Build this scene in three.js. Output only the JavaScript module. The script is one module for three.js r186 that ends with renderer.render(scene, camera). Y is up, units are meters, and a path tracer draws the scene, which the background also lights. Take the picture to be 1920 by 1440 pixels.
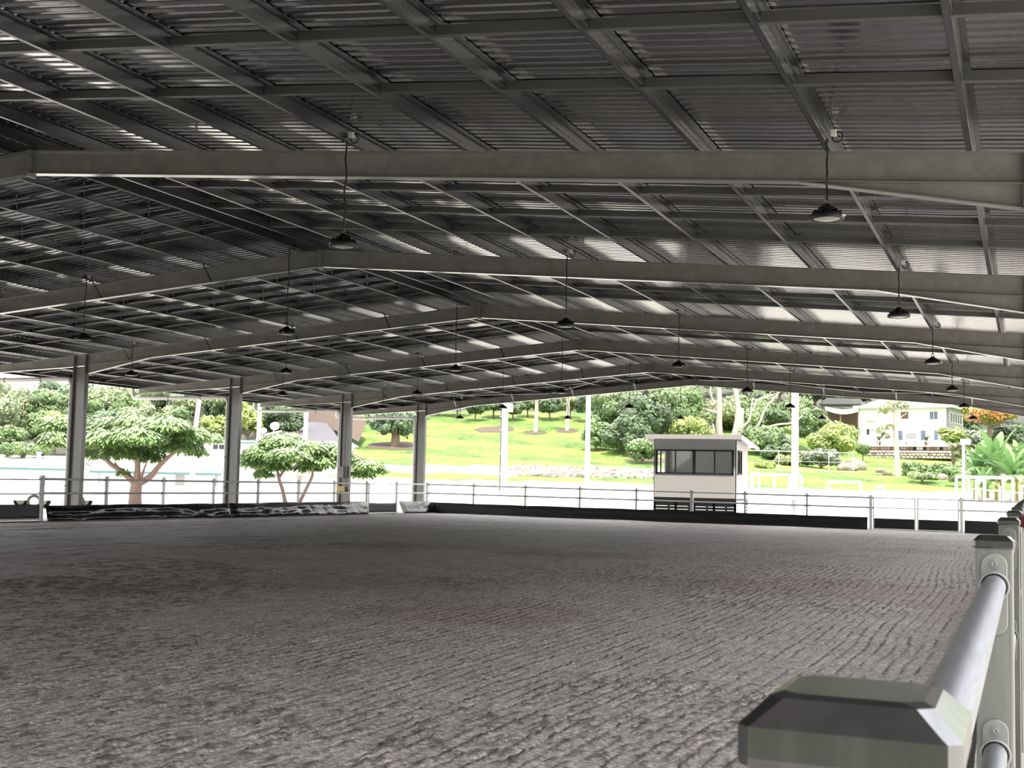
import * as THREE from 'three';
import { mergeGeometries } from 'three/addons/utils/BufferGeometryUtils.js';
import { RoundedBoxGeometry } from 'three/addons/geometries/RoundedBoxGeometry.js';

// ---------------------------------------------------------------- camera, sky, sun, exposure
const scene = new THREE.Scene();
const CAM = { f: 2339.75, yaw: 0.3917, pitch: 0.0779, roll: 0.0221, h: 1.6726 };
const V = (x, y, z) => new THREE.Vector3(x, y, z);
const FWD = V(-Math.sin(CAM.yaw) * Math.cos(CAM.pitch), Math.sin(CAM.pitch), -Math.cos(CAM.yaw) * Math.cos(CAM.pitch));
const R0 = V(Math.cos(CAM.yaw), 0, -Math.sin(CAM.yaw));
const U0 = R0.clone().cross(FWD);
const RIGHT = R0.clone().multiplyScalar(Math.cos(CAM.roll)).addScaledVector(U0, Math.sin(CAM.roll));
const UP = U0.clone().multiplyScalar(Math.cos(CAM.roll)).addScaledVector(R0, -Math.sin(CAM.roll));
const camera = new THREE.PerspectiveCamera(2 * Math.atan(720 / CAM.f) * 180 / Math.PI, 4 / 3, 0.05, 1500);
camera.position.set(0, CAM.h, 0);
camera.quaternion.setFromRotationMatrix(new THREE.Matrix4().makeBasis(RIGHT, UP, FWD.clone().negate()));
camera.focus = 14;
camera.userData.fStop = 30;

const renderer = new THREE.WebGLRenderer({ antialias: true });
renderer.toneMapping = THREE.LinearToneMapping;
renderer.toneMappingExposure = 3.1;
renderer.shadowMap.enabled = true;

// bright overcast sky: a plain equirectangular gradient, a little brighter overhead
{
  const w = 64, h = 32, data = new Float32Array(w * h * 4);
  for (let j = 0; j < h; j++) {
    const el = ((j + 0.5) / h - 0.5) * Math.PI, t = Math.max(0, Math.sin(el));
    const L = el < 0 ? 0.2 : 0.95 + 0.25 * t;
    for (let i = 0; i < w; i++) data.set([L, L, L * 1.01, 1], (j * w + i) * 4);
  }
  const t = new THREE.DataTexture(data, w, h, THREE.RGBAFormat, THREE.FloatType);
  t.mapping = THREE.EquirectangularReflectionMapping; t.magFilter = t.minFilter = THREE.LinearFilter; t.needsUpdate = true;
  scene.background = t; scene.environment = t;
}
const sun = new THREE.DirectionalLight(0xfff3e0, 3.2);
sun.position.set(6, 150, -10); sun.target.position.set(-15, 0, -60);
sun.castShadow = true; sun.shadow.radius = 6; sun.shadow.mapSize.set(4096, 4096);
Object.assign(sun.shadow.camera, { left: -220, right: 220, top: 220, bottom: -220, near: 1, far: 500 });
scene.add(sun, sun.target);

// ---------------------------------------------------------------- helpers
let seed = 12345;
const rnd = () => { seed = (seed + 0x6d2b79f5) | 0; let t = Math.imul(seed ^ (seed >>> 15), 1 | seed); t = (t + Math.imul(t ^ (t >>> 7), 61 | t)) ^ t; return ((t ^ (t >>> 14)) >>> 0) / 4294967296; };
const reseed = (s) => { seed = s * 7919 + 13; };
const rr = (a, b) => a + (b - a) * rnd();
const lerp = (a, b, t) => a + (b - a) * t, clamp = (x, a, b) => Math.min(b, Math.max(a, x));
const smooth = (a, b, x) => { const t = clamp((x - a) / (b - a), 0, 1); return t * t * (3 - 2 * t); };
const hash = (i, j) => { let h = Math.imul(i, 374761393) + Math.imul(j, 668265263) | 0; h = Math.imul(h ^ (h >>> 13), 1274126177); return ((h ^ (h >>> 16)) >>> 0) / 4294967296; };
function noise(x, y, period = 0) {
  const i = Math.floor(x), j = Math.floor(y), f = x - i, g = y - j, u = f * f * (3 - 2 * f), v = g * g * (3 - 2 * g);
  const m = (k) => period ? ((k % period) + period) % period : k;
  return lerp(lerp(hash(m(i), m(j)), hash(m(i + 1), m(j)), u), lerp(hash(m(i), m(j + 1)), hash(m(i + 1), m(j + 1)), u), v);
}
const used = {};
const numbered = (n) => { used[n] = (used[n] ?? -1) + 1; return used[n] ? n + '_' + String(used[n]).padStart(3, '0') : n; };
function shade(o) { o.castShadow = o.receiveShadow = true; return o; }
function tag(o, label, category, group) { o.userData.label = label; o.userData.category = category; if (group) o.userData.group = group; return o; }
function thing(name, label, category, pos = [0, 0, 0], turn = 0, group) {
  const o = new THREE.Group(); o.name = numbered(name); o.position.set(...pos); o.rotation.y = turn; scene.add(o);
  return tag(o, label, category, group);
}
function structure(name) { const o = new THREE.Group(); o.name = name; o.userData.kind = 'structure'; scene.add(o); return o; }
function part(name, geo, mat, parent, label) {
  const g = Array.isArray(geo) ? merge(geo) : geo;
  const m = shade(new THREE.Mesh(g, mat)); m.name = name; parent.add(m);
  if (label) m.userData.label = label;
  return m;
}
function solo(name, geo, mat, label, category, group) { const m = part(numbered(name), geo, mat, scene); return tag(m, label, category, group); }
function merge(list) {
  const a = list.map((g) => {
    let h = g.index ? g.toNonIndexed() : g;
    for (const k of Object.keys(h.attributes)) if (!['position', 'normal', 'uv', 'color'].includes(k)) h.deleteAttribute(k);
    if (!h.attributes.uv) h.setAttribute('uv', new THREE.BufferAttribute(new Float32Array(h.attributes.position.count * 2), 2));
    return h;
  });
  return a.length === 1 ? a[0] : mergeGeometries(a);
}
const box = (x0, x1, y0, y1, z0, z1) => new THREE.BoxGeometry(Math.abs(x1 - x0), Math.abs(y1 - y0), Math.abs(z1 - z0)).translate((x0 + x1) / 2, (y0 + y1) / 2, (z0 + z1) / 2);
const rbox = (x0, x1, y0, y1, z0, z1, r = 0.01) => new RoundedBoxGeometry(Math.abs(x1 - x0), Math.abs(y1 - y0), Math.abs(z1 - z0), 2, r).translate((x0 + x1) / 2, (y0 + y1) / 2, (z0 + z1) / 2);
function frameTo(g, a, b, up = V(0, 1, 0)) {            // g along +y from 0 to 1 is laid from a to b
  const y = b.clone().sub(a), L = y.length(); y.normalize();
  let z = new THREE.Vector3().crossVectors(up, y); if (z.length() < 1e-4) z = new THREE.Vector3().crossVectors(V(1, 0, 0), y); z.normalize();
  const x = new THREE.Vector3().crossVectors(y, z);
  g.scale(1, L, 1); g.applyMatrix4(new THREE.Matrix4().makeBasis(x, y, z).setPosition(a)); return g;
}
const bar = (a, b, w, t, up) => frameTo(new THREE.BoxGeometry(t, 1, w).translate(0, 0.5, 0), a, b, up);
const rod = (a, b, r0, r1 = r0, seg = 8) => frameTo(new THREE.CylinderGeometry(r1, r0, 1, seg).translate(0, 0.5, 0), a, b);
function tube(pts, radii, seg = 7) {                      // a tapering tube through points
  const curve = new THREE.CatmullRomCurve3(pts), n = (pts.length - 1) * 4, g = new THREE.TubeGeometry(curve, n, 1, seg), p = g.attributes.position;
  for (let i = 0; i <= n; i++) {
    const t = i / n, c = curve.getPointAt(t), k = t * (radii.length - 1), a = Math.min(radii.length - 2, Math.floor(k)), r = lerp(radii[a], radii[a + 1], k - a);
    for (let j = 0; j <= seg; j++) { const q = i * (seg + 1) + j; p.setXYZ(q, c.x + (p.getX(q) - c.x) * r, c.y + (p.getY(q) - c.y) * r, c.z + (p.getZ(q) - c.z) * r); }
  }
  return g;
}
const lathe = (pts, seg = 28) => new THREE.LatheGeometry(pts.map(([x, y]) => new THREE.Vector2(x, y)), seg);
function prism(pts, z0, z1) { const s = new THREE.Shape(pts.map(([x, y]) => new THREE.Vector2(x, y))); return new THREE.ExtrudeGeometry(s, { depth: z1 - z0, bevelEnabled: false }).translate(0, 0, z0); }

// pixel (1920 x 1440) and depth along the lens axis -> point in the world; used to lay out the distant things at their surveyed places
function at(px, py, D) { return V(0, CAM.h, 0).addScaledVector(FWD, D).addScaledVector(RIGHT, (px - 960) / CAM.f * D).addScaledVector(UP, -(py - 720) / CAM.f * D); }
function ground(px, D) {                                   // the point of the ground under a pixel column at a depth
  let py = 930, p = at(px, py, D);
  for (let i = 0; i < 8; i++) { const y = terrain(p.x, -p.z); py += (p.y - y) / D * CAM.f; p = at(px, py, D); }
  return p;
}
const prof = [[-400, 0], [66, 0], [72, 0.1], [80, 0.5], [97, 1.15], [113, 1.75], [120, 2.4], [126, 3.2], [140, 4.7], [172, 10.2], [215, 19], [330, 46], [700, 120]];
function terrain(x, d) {
  const D = d * 0.9213 - x * 0.3806, lat = (x * 0.9243 + d * 0.3817) / Math.max(40, D);
  let h = 0;
  for (let i = 1; i < prof.length; i++) if (D <= prof[i][0]) { const [a, p] = prof[i - 1], [b, q] = prof[i]; h = lerp(p, q, (D - a) / (b - a)); break; }
  if (x > -31.5 && x < 2 && d < 59.2 && d > -6) return -0.6;
  h *= 1 - 0.55 * smooth(-0.13, -0.24, lat) * smooth(120, 160, D);
  if (d < -8) h = 15 * smooth(-8, -30, d) * smooth(-48, -24, x);  // unseen bank added behind the camera to hold back light from there
  h -= 2.6 * smooth(0.2, 0.27, lat) * smooth(125, 165, D);
  h += 0.5 * (noise(x * 0.03 + 50, d * 0.03) - 0.5) * smooth(130, 190, D) * 3;
  return h - 0.12;
}
const gs = (X, d) => 0.19 - 0.0057 * d - 0.0039 * X;       // level of the sand: it falls gently towards the far right corner

// ---------------------------------------------------------------- textures and materials
function dataTex(n, fn, srgb, rep) {
  const a = new Uint8Array(n * n * 4);
  for (let j = 0; j < n; j++) for (let i = 0; i < n; i++) { const c = fn(i / n, j / n); for (let k = 0; k < 3; k++) a[(j * n + i) * 4 + k] = clamp(Math.round((Array.isArray(c) ? c[k] : c) * 255), 0, 255); a[(j * n + i) * 4 + 3] = 255; }
  const t = new THREE.DataTexture(a, n, n); t.wrapS = t.wrapT = THREE.RepeatWrapping; t.magFilter = THREE.LinearFilter; t.minFilter = THREE.LinearMipmapLinearFilter; t.generateMipmaps = true;
  if (srgb) t.colorSpace = THREE.SRGBColorSpace; if (rep) t.repeat.set(...rep); t.needsUpdate = true; return t;
}
const fbm = (u, v, p, o) => { let s = 0, a = 0.5, n = 0; for (let k = 0; k < o; k++) { s += a * noise(u * p, v * p, p); n += a; a *= 0.55; p *= 2; } return s / n; };
const std = (color, roughness = 0.7, metalness = 0, extra = {}) => new THREE.MeshStandardMaterial({ color: Array.isArray(color) ? new THREE.Color().setRGB(...color) : color, roughness, metalness, side: THREE.DoubleSide, ...extra });

const sandBump = dataTex(1024, (u, v) => { const c = fbm(u, v, 64, 4), f = noise(u * 230, v * 230, 230), b = fbm(u, v, 16, 3); return clamp(0.12 + 0.45 * c * c * 2 + 0.22 * f + 0.25 * b - 0.2, 0, 1); });
const sandCol = dataTex(1024, (u, v) => { const a = fbm(u, v, 8, 5), c = fbm(u + 0.37, v + 0.11, 90, 3), k = 0.64 + 0.14 * (a - 0.5) + 0.45 * (c - 0.5); return [k, k * 0.962, k * 0.945]; }, true);
const grime = dataTex(512, (u, v) => { const k = 0.9 + 0.18 * (fbm(u, v, 6, 5) - 0.5); return [k, k, k]; }, true);
const spangle = dataTex(512, (u, v) => { const k = 0.86 + 0.14 * (fbm(u, v, 24, 3) - 0.5) + 0.06 * noise(u * 90, v * 90, 90); return [k, k, k * 1.01]; }, true);
const scuff = dataTex(512, (u, v) => 0.5 + 0.6 * (fbm(u, v, 10, 5) - 0.5));
const lawnTex = dataTex(512, (u, v) => { const a = fbm(u, v, 5, 5), b = fbm(u, v, 60, 3), k = 0.75 + 0.5 * (a - 0.5) + 0.5 * (b - 0.5); return [k * (0.8 + 0.3 * a), k, k * 0.75]; }, true);
const M = {
  sand: std(0xffffff, 0.62, 0, { vertexColors: true, map: sandCol, bumpMap: sandBump, bumpScale: 0.012 }),
  cream: std([0.33, 0.32, 0.3], 0.15, 0, { map: grime }),
  white: std([0.8, 0.8, 0.78], 0.5),
  roof: std([0.44, 0.44, 0.44], 0.12, 0.95, { map: spangle }),
  purlin: std([0.17, 0.173, 0.178], 0.26, 0.85, { map: spangle }),
  bridge: std([0.15, 0.15, 0.148], 0.4, 0.5),
  galv: std([0.3, 0.305, 0.335], 0.46, 0.75, { map: spangle, roughnessMap: null }),
  post: std([0.36, 0.37, 0.35], 0.42, 0.35, { map: grime }),
  cap: std([0.29, 0.295, 0.3], 0.2, 0.97, { map: spangle }),
  bracket: std([0.36, 0.365, 0.36], 0.5, 0.5),
  steelDark: std([0.16, 0.16, 0.16], 0.4, 0.7),
  farRail: std([0.6, 0.6, 0.62], 0.45, 0.4),
  black: std([0.012, 0.012, 0.013], 0.4),
  plastic: std([0.01, 0.01, 0.012], 0.14, 0, { bumpMap: scuff, bumpScale: 0.012 }),
  matt: std([0.012, 0.012, 0.014], 0.5, 0, { bumpMap: scuff, bumpScale: 0.008 }),
  pvc: std([0.78, 0.76, 0.72], 0.4),
  lens: std([0.5, 0.5, 0.48], 0.25),
  yard: std([0.55, 0.54, 0.51], 0.95, 0, { map: grime }),
  lawn: std([0.26, 0.38, 0.12], 0.95, 0, { map: lawnTex }),
  forest: std([0.052, 0.058, 0.042], 1),
  mulch: std([0.085, 0.062, 0.05], 1),
  asphalt: std([0.085, 0.085, 0.1], 0.9),
  wallWhite: std([0.8, 0.79, 0.77], 0.7),
  clad: std([0.42, 0.415, 0.42], 0.5),
  roofWhite: std([0.8, 0.81, 0.82], 0.45),
  teal: std([0.07, 0.16, 0.16], 0.5),
  glassDark: std([0.05, 0.055, 0.06], 0.12, 0.1),
  glassPale: std([0.42, 0.44, 0.46], 0.1),
  glassBlue: std([0.1, 0.13, 0.2], 0.15),
  concrete: std([0.5, 0.49, 0.47], 0.9, 0, { map: grime }),
  brown: std([0.15, 0.09, 0.07], 0.85),
  brick: std([0.24, 0.17, 0.15], 0.9),
  sideShade: std([0.24, 0.24, 0.235], 0.8),  // shade on the side of the white house, put into a darker wall colour
  stone: std([0.4, 0.34, 0.31], 0.95),
  rock: std([0.22, 0.19, 0.165], 0.95),
  bark: std([0.2, 0.15, 0.11], 0.95), paleBark: std([0.46, 0.42, 0.385], 0.85), pinkBark: std([0.24, 0.16, 0.135], 0.9),
  red: std([0.07, 0.004, 0.008], 0.8),
  rubber: std([0.02, 0.02, 0.02], 0.8),
  yellow: std([0.75, 0.55, 0.2], 0.6),
};
M.pane = new THREE.MeshPhysicalMaterial({ color: 0xffffff, roughness: 0.03, transmission: 1, thickness: 0, ior: 1.5 });
const leafMat = (c, rough = 0.65) => { const m = new THREE.MeshPhysicalMaterial({ color: new THREE.Color().setRGB(...c), roughness: rough, transmission: 0.4, thickness: 0, side: THREE.DoubleSide, vertexColors: true }); return m; };

// ---------------------------------------------------------------- ground: the sand floor of the arena
{
  const xs = [], ds = [];
  for (let x = -0.12; x > -28.75;) { xs.push(x); x -= x > -7.5 ? 0.021 : Math.min(0.14, 0.021 * Math.pow(1.009, xs.length - 352)); }
  xs.push(-28.8);
  for (let d = -3; d < 3.4; d += 0.6) ds.push(d);
  for (let d = 3.4; d < 58.35;) { ds.push(d); d += Math.max(0.034, 0.0058 * d); }
  ds.push(58.45);
  const nx = xs.length, nd = ds.length, pos = new Float32Array(nx * nd * 3), uv = new Float32Array(nx * nd * 2), col = new Float32Array(nx * nd * 3), idx = [];
  for (let j = 0; j < nd; j++) for (let i = 0; i < nx; i++) {
    const X = xs[i], d = ds[j], q = j * nx + i;
    const warp = 0.12 * (noise(X * 0.7, d * 0.4) - 0.5) + 0.035 * (noise(X * 5 + 9, d * 2.2) - 0.5) + 0.8 * (noise(X * 0.12, d * 0.1 + 4) - 0.5);
    const ph = (X + warp) / 0.125, fr = ph - Math.floor(ph) + 0.16 * (noise(X * 31, d * 19) - 0.5), row = Math.floor(ph);
    const zone = smooth(-9, -2.5, X) * 0.55 + 0.45 * smooth(0.35, 0.7, noise(X * 0.22 + 30, d * 0.16)) + 0.25;
    const broke = smooth(0.18, 0.5, noise(row * 7.31, d * 3.3 + row * 2.1)) * (0.55 + 0.45 * hash(row, 5));
    const groove = Math.exp(-Math.pow((fr - 0.5) / 0.085, 2)) * broke;
    const clod = Math.pow(noise(X * 17, d * 13), 2), fine = noise(X * 44, d * 36), und = noise(X * 0.5, d * 0.4) - 0.5;
    const far = 1 - 0.8 * smooth(14, 42, d);
    // groove shade painted as dark raised crumbs along each row, random dark specks between
    const lump = noise(X * 33, d * 21), shadeCrumb = Math.min(1, zone) * broke * Math.exp(-Math.pow((fr - 0.62) / 0.16, 2)) * smooth(0.2, 0.45, lump);
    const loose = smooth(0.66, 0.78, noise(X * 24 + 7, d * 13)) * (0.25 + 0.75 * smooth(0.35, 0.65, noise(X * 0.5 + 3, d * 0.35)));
    const shadeSpecks = Math.max(shadeCrumb, 0.75 * loose), red = smooth(0.5, 0.75, noise(X * 0.35 + 12, d * 0.3 + 2)) * 0.16;
    let y = gs(X, d) + (-0.03 * groove * Math.min(1, zone) + 0.02 * shadeCrumb + 0.014 * loose + 0.006 * clod + 0.006 * fine) * far + 0.035 * und;
    col.set([(1 - 0.8 * shadeSpecks) * (1 - red * 0.8), (1 - 0.81 * shadeSpecks) * (1 - red * 1.15), (1 - 0.81 * shadeSpecks) * (1 - red * 1.2)], q * 3);
    if (X > -28.2 && X < -27.4 || X > -25.6 && X < -25.35 || X > -24.3 && X < -24.1) y -= 0.05 * smooth(0.3, 0.6, noise(X * 8, d * 0.3));
    pos.set([X, y, -d], q * 3); uv.set([X / 1.9 + 0.06 * noise(X * 0.7, d * 0.7), d / 1.9], q * 2);
    if (i < nx - 1 && j < nd - 1) idx.push(q, q + nx, q + 1, q + 1, q + nx, q + nx + 1);
  }
  const g = new THREE.BufferGeometry();
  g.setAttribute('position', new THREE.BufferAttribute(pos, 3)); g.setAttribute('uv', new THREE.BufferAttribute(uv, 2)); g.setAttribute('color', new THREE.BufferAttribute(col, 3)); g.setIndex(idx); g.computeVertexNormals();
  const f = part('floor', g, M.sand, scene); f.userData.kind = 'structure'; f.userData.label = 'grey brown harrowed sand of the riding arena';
}
// the land around it: pale yard, lawn, wooded hill, added bank behind camera
{
  const grids = { yard: [], lawn: [], forest: [] }, S = 2.5;
  const P = (x, d) => V(x, terrain(x, d), -d);
  for (let x = -380; x < 180; x += S) for (let d = -60; d < 330; d += S) {
    const D = (d + S / 2) * 0.9213 - (x + S / 2) * 0.3806, xc = x + S / 2, dc = d + S / 2, lat = (xc * 0.9243 + dc * 0.3817) / Math.max(40, D), px = 960 + 2340 * lat;
    if (D > 60 && (px < -700 || px > 2700) && D > 140) continue;
    let k = dc < -6 && xc > -48 ? 'forest' : 'yard';
    if (D > 114 && D < 120 && px > 640) k = 'lawn';
    if (D >= 127 && px > 640) k = 'lawn';
    if (D >= 112 && px > 1390) k = 'lawn';
    if (D > 179 || (px < 640 && D > 136) || (px > 1640 && D > 176)) k = 'forest';
    grids[k].push([P(x, d), P(x + S, d), P(x + S, d + S), P(x, d + S)]);
  }
  for (const [k, m, n] of [['yard', M.yard, 'ground_yard'], ['lawn', M.lawn, 'lawn'], ['forest', M.forest, 'hill']]) {
    const pos = [], uv = [];
    for (const q of grids[k]) for (const i of [0, 1, 2, 0, 2, 3]) { pos.push(q[i].x, q[i].y, q[i].z); uv.push(q[i].x / 14, q[i].z / 14); }
    const g = new THREE.BufferGeometry(); g.setAttribute('position', new THREE.Float32BufferAttribute(pos, 3)); g.setAttribute('uv', new THREE.Float32BufferAttribute(uv, 2)); g.computeVertexNormals();
    part(n, g, m, scene).userData.kind = 'structure';
  }
}

// ---------------------------------------------------------------- roof
const XC = -14.74, SL = 0.0827, TOP = 6.79, DEP = 0.37, XE = 19.65, XR = 15.75;      // ridge, slope, rafter top at ridge, rafter depth, ridge to eave
const FR = [-2.54, 6.36, 15.26, 24.17, 33.07, 41.98, 50.89, 58.68];
const yTop = (x) => TOP - SL * Math.abs(x - XC);
const ceiling = structure('ceiling');
{
  // ribbed sheets, each 0.76 m wide and one slope long, sagging a little between the purlins
  const prof = [];
  for (let r = 0; r < 4; r++) for (const [z, y] of [[0, 0], [0.012, 0], [0.1, 0], [0.11, 0.001], [0.115, 0.006], [0.121, 0.022], [0.126, 0.027], [0.134, 0.028], [0.156, 0.028], [0.164, 0.027], [0.169, 0.022], [0.175, 0.006], [0.18, 0.001]]) prof.push([r * 0.19 + z, y]);
  prof.push([0.762, 0]);
  const sheetGeo2 = (L) => { const n = 44, pos = [], uv = [], idx = [];
  for (let i = 0; i <= n; i++) {
    const s = i / n * L, k = (s - 0.35) / 1.61 - 0.8, sag = -0.009 * (1 - Math.cos(2 * Math.PI * (k - Math.floor(k)))) / 2;
    for (const [z, y] of prof) { pos.push(s, -SL * s + y + sag, -z); uv.push(s / 1.3, z / 1.3); }
  }
  for (let i = 0; i < n; i++) for (let j = 0; j < prof.length - 1; j++) { const a = i * prof.length + j, b = a + prof.length; idx.push(a, b, a + 1, a + 1, b, b + 1); }
  const g = new THREE.BufferGeometry(); g.setAttribute('position', new THREE.Float32BufferAttribute(pos, 3)); g.setAttribute('uv', new THREE.Float32BufferAttribute(uv, 2)); g.setIndex(idx); 
  g.computeVertexNormals(); return g.toNonIndexed(); };
  const gR = sheetGeo2(XR + 0.05);
  const gL = sheetGeo2(XE + 0.05).scale(-1, 1, 1); { const p = gL.attributes.position, u = gL.attributes.uv; for (let t = 0; t < p.count; t += 3) for (const at_ of [p, u, gL.attributes.normal]) { const s = at_.itemSize, A = at_.array; for (let k = 0; k < s; k++) { const q = A[(t + 1) * s + k]; A[(t + 1) * s + k] = A[(t + 2) * s + k]; A[(t + 2) * s + k] = q; } } }
  for (let d = -3.1; d < 58.6; d += 0.76) for (const gg of [gR, gL]) { const m = part('roof_sheet', gg, M.roof, ceiling); m.position.set(XC, TOP + 0.212, -d); }
  part('ridge_cap', prism([[-0.25, -0.02], [0, 0.01], [0.25, -0.02], [0.25, -0.01], [0, 0.02], [-0.25, -0.01]], 0, 62), M.roof, ceiling).position.set(XC, TOP + 0.25, -59.2);
}
const PX = [], PL = []; for (const s of [1, -1]) { const xe = s > 0 ? XR : XE, P = s > 0 ? PX : PL; P.push(XC + s * 0.33); for (let k = 0; 1.31 + 1.61 * k < xe - 0.4; k++) P.push(XC + s * (1.31 + 1.61 * k)); P.push(XC + s * (xe - 0.06)); }
{
  // Z purlins along the whole length
  const z = (s) => { const h = 0.2, f = 0.065, t = 0.005, l = 0.018; const b = [box(-t / 2, t / 2, 0, h, 0, -62.2), box(-f, 0, 0, t, 0, -62.2), box(0, f, h - t, h, 0, -62.2), box(-f, -f + t, 0, l, 0, -62.2), box(f - t, f, h - l, h, 0, -62.2), box(-t / 2 - 0.006, t / 2 + 0.006, 0.06, 0.075, 0, -62.2), box(-t / 2 - 0.006, t / 2 + 0.006, 0.13, 0.145, 0, -62.2)]; const g = merge(b); if (s < 0) g.scale(-1, 1, 1); return g; };
  const zr = z(1); const zl = zr.clone(); { zl.rotateY(Math.PI).translate(0, 0, -62.2); }
  for (const x of [...PX, ...PL]) { const m = part('purlin', x > XC ? zr : zl, M.purlin, ceiling); m.position.set(x, yTop(x), 3.2); m.rotation.z = x > XC ? -SL : SL; }
  // bridging channels between the purlins, three rows to a bay
  const segs = (P) => P.slice(0, -1).map((x, k) => [Math.abs(x - XC) + 0.012, Math.abs(P[k + 1] - XC) - 0.012]);
  const channel = (P) => merge(segs(P).flatMap(([a, b]) => { const y = (x) => -SL * x + 0.05; return [bar(V(a, y(a), 0), V(b, y(b), 0), 0.075, 0.006), bar(V(a, y(a) + 0.05, 0.036), V(b, y(b) + 0.05, 0.036), 0.005, 0.1)]; }));
  const gB = channel(PX), gBl = channel(PL).rotateY(Math.PI);
  for (let i = 0; i < FR.length - 1; i++) for (const o of [2.67, 4.5, 6.32]) for (const g of [gB, gBl]) { const d = FR[i] + o * (FR[i + 1] - FR[i]) / 8.9; const m = part('bridging_channel', g, M.bridge, ceiling); m.position.set(XC, TOP, -d); }
  // eave gutters
  for (const s of [1, -1]) part('gutter', [box(-0.07, 0.07, 0, 0.006, 0, -62.2), box(-0.07, -0.064, 0, 0.13, 0, -62.2), box(0.064, 0.07, 0, 0.15, 0, -62.2), rod(V(0.07, 0.14, 0), V(0.07, 0.14, -62.2), 0.012)], M.cream, ceiling).position.set(XC + s * ((s > 0 ? XR : XE) + 0.08), yTop(XC + (s > 0 ? XR : XE)) + 0.04, 3.2);
}
// portal frames
const frameLabels = {
  '-1': 'steel roof frame behind the camera', 0: 'steel roof frame above the camera',
  1: 'nearest visible cream roof frame, its ridge joint at the left edge of the photo',
  2: 'second cream steel roof frame, its ridge joint beside a hanging lamp', 3: 'third cream steel roof frame, carried by the leftmost visible column',
  4: 'fourth cream steel roof frame, its column between the two flat-topped trees', 5: 'fifth cream steel roof frame, its column with the grey switch box',
  6: 'farthest cream steel roof frame at the open end above the hut',
};
const COLR = 0.005, COLL = -29.07;      // inner faces of the columns
FR.forEach((d, i) => {
  if (i === 0) return;
  const last = i === 7, dep = last ? 0.31 : DEP, z = -d, W = 0.17;
  const t = thing('portal_frame', frameLabels[i - 1], 'roof frame', [0, 0, z]);
  for (const s of [1, -1]) {
    const X = (x) => XC + s * x, yt = (x) => TOP - SL * x, xw = s > 0 ? COLR - XC + (i === 1 ? 0.12 : 0) : XC - COLL, xe = (s > 0 ? XR : XE) - 0.25;
    const yb = (x) => x < xw + 0.5 ? yt(x) - dep : lerp(yt(xw + 0.5) - dep, yt(xe) - (s > 0 ? dep : 0.2), (x - xw - 0.5) / (xe - xw - 0.5));
    const P = (x, y) => [X(x), y];
    part('rafter', [prism([P(0, yt(0) - 0.01), P(0, yb(0)), P(xw + 0.5, yb(xw + 0.5)), P(xe, yb(xe)), P(xe, yt(xe) - 0.01)], -0.006, 0.006),
      bar(V(X(0), yt(0) - 0.008, 0), V(X(xe), yt(xe) - 0.008, 0), W, 0.015), bar(V(X(0.04), yb(0.04), 0), V(X(xw + 0.5), yb(xw + 0.5), 0), W, 0.015), bar(V(X(xw + 0.5), yb(xw + 0.5), 0), V(X(xe), yb(xe), 0), W, 0.015),
      box(X(xw + 0.01), X(xw + 0.02), yb(xw) , yt(xw), -W / 2, W / 2)], M.cream, t);
    const hs = xw - 2.55, hd = 0.29;
    part('haunch', [prism([P(hs, yb(hs)), P(xw, yb(xw) - hd), P(xw, yb(xw))], -0.006, 0.006), bar(V(X(hs), yb(hs) - 0.006, 0), V(X(xw), yb(xw) - hd, 0), W, 0.015), box(X(xw - 0.014), X(xw), yb(xw) - hd, yb(xw), -W / 2, W / 2)], M.cream, t);
    const yc = yt(xw + 0.5) - 0.02;
    part('column', [box(X(xw), X(xw + 0.014), -0.3, yt(xw) - 0.01, -0.1, 0.1), box(X(xw + 0.486), X(xw + 0.5), -0.3, yc, -0.1, 0.1), box(X(xw), X(xw + 0.5), -0.3, yb(xw + 0.5) - 0.03, -0.006, 0.006), box(X(xw + 0.01), X(xw + 0.49), yb(xw) - 0.02, yb(xw), -0.09, 0.09), box(X(xw - 0.05), X(xw + 0.55), -0.3, 0.04, -0.16, 0.16)], M.cream, t);
    for (const k of [1, 3, 5, 7]) { const x = 1.31 + 1.61 * k + (s > 0 ? -0.02 : 0.02); part('fly_brace', bar(V(X(x), yb(x) + 0.01, 0.0), V(X(x), yt(x) + 0.16, (last ? 0.42 : 0.5) * (s > 0 && !last ? -1 : 1)), last ? 0.07 : 0.04, 0.008), last ? M.white : M.purlin, t); }
  }
  part('apex_plate', [box(XC - 0.014, XC + 0.014, TOP - dep - 0.05, TOP + 0.01, -0.1, 0.1), ...[-0.06, 0.06].flatMap((zz) => [0.08, 0.3].map((y) => new THREE.CylinderGeometry(0.016, 0.016, 0.07, 6).rotateZ(Math.PI / 2).translate(XC, TOP - y, zz)))], M.cream, t);
});
for (const s of [1, -1]) { const xe = s > 0 ? XR : XE; part('end_closure', prism([[XC, TOP], [XC + s * xe, TOP - SL * xe], [XC + s * xe, TOP - SL * xe + 0.205], [XC, TOP + 0.205]], -58.86, -58.84), M.purlin, ceiling); }
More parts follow.
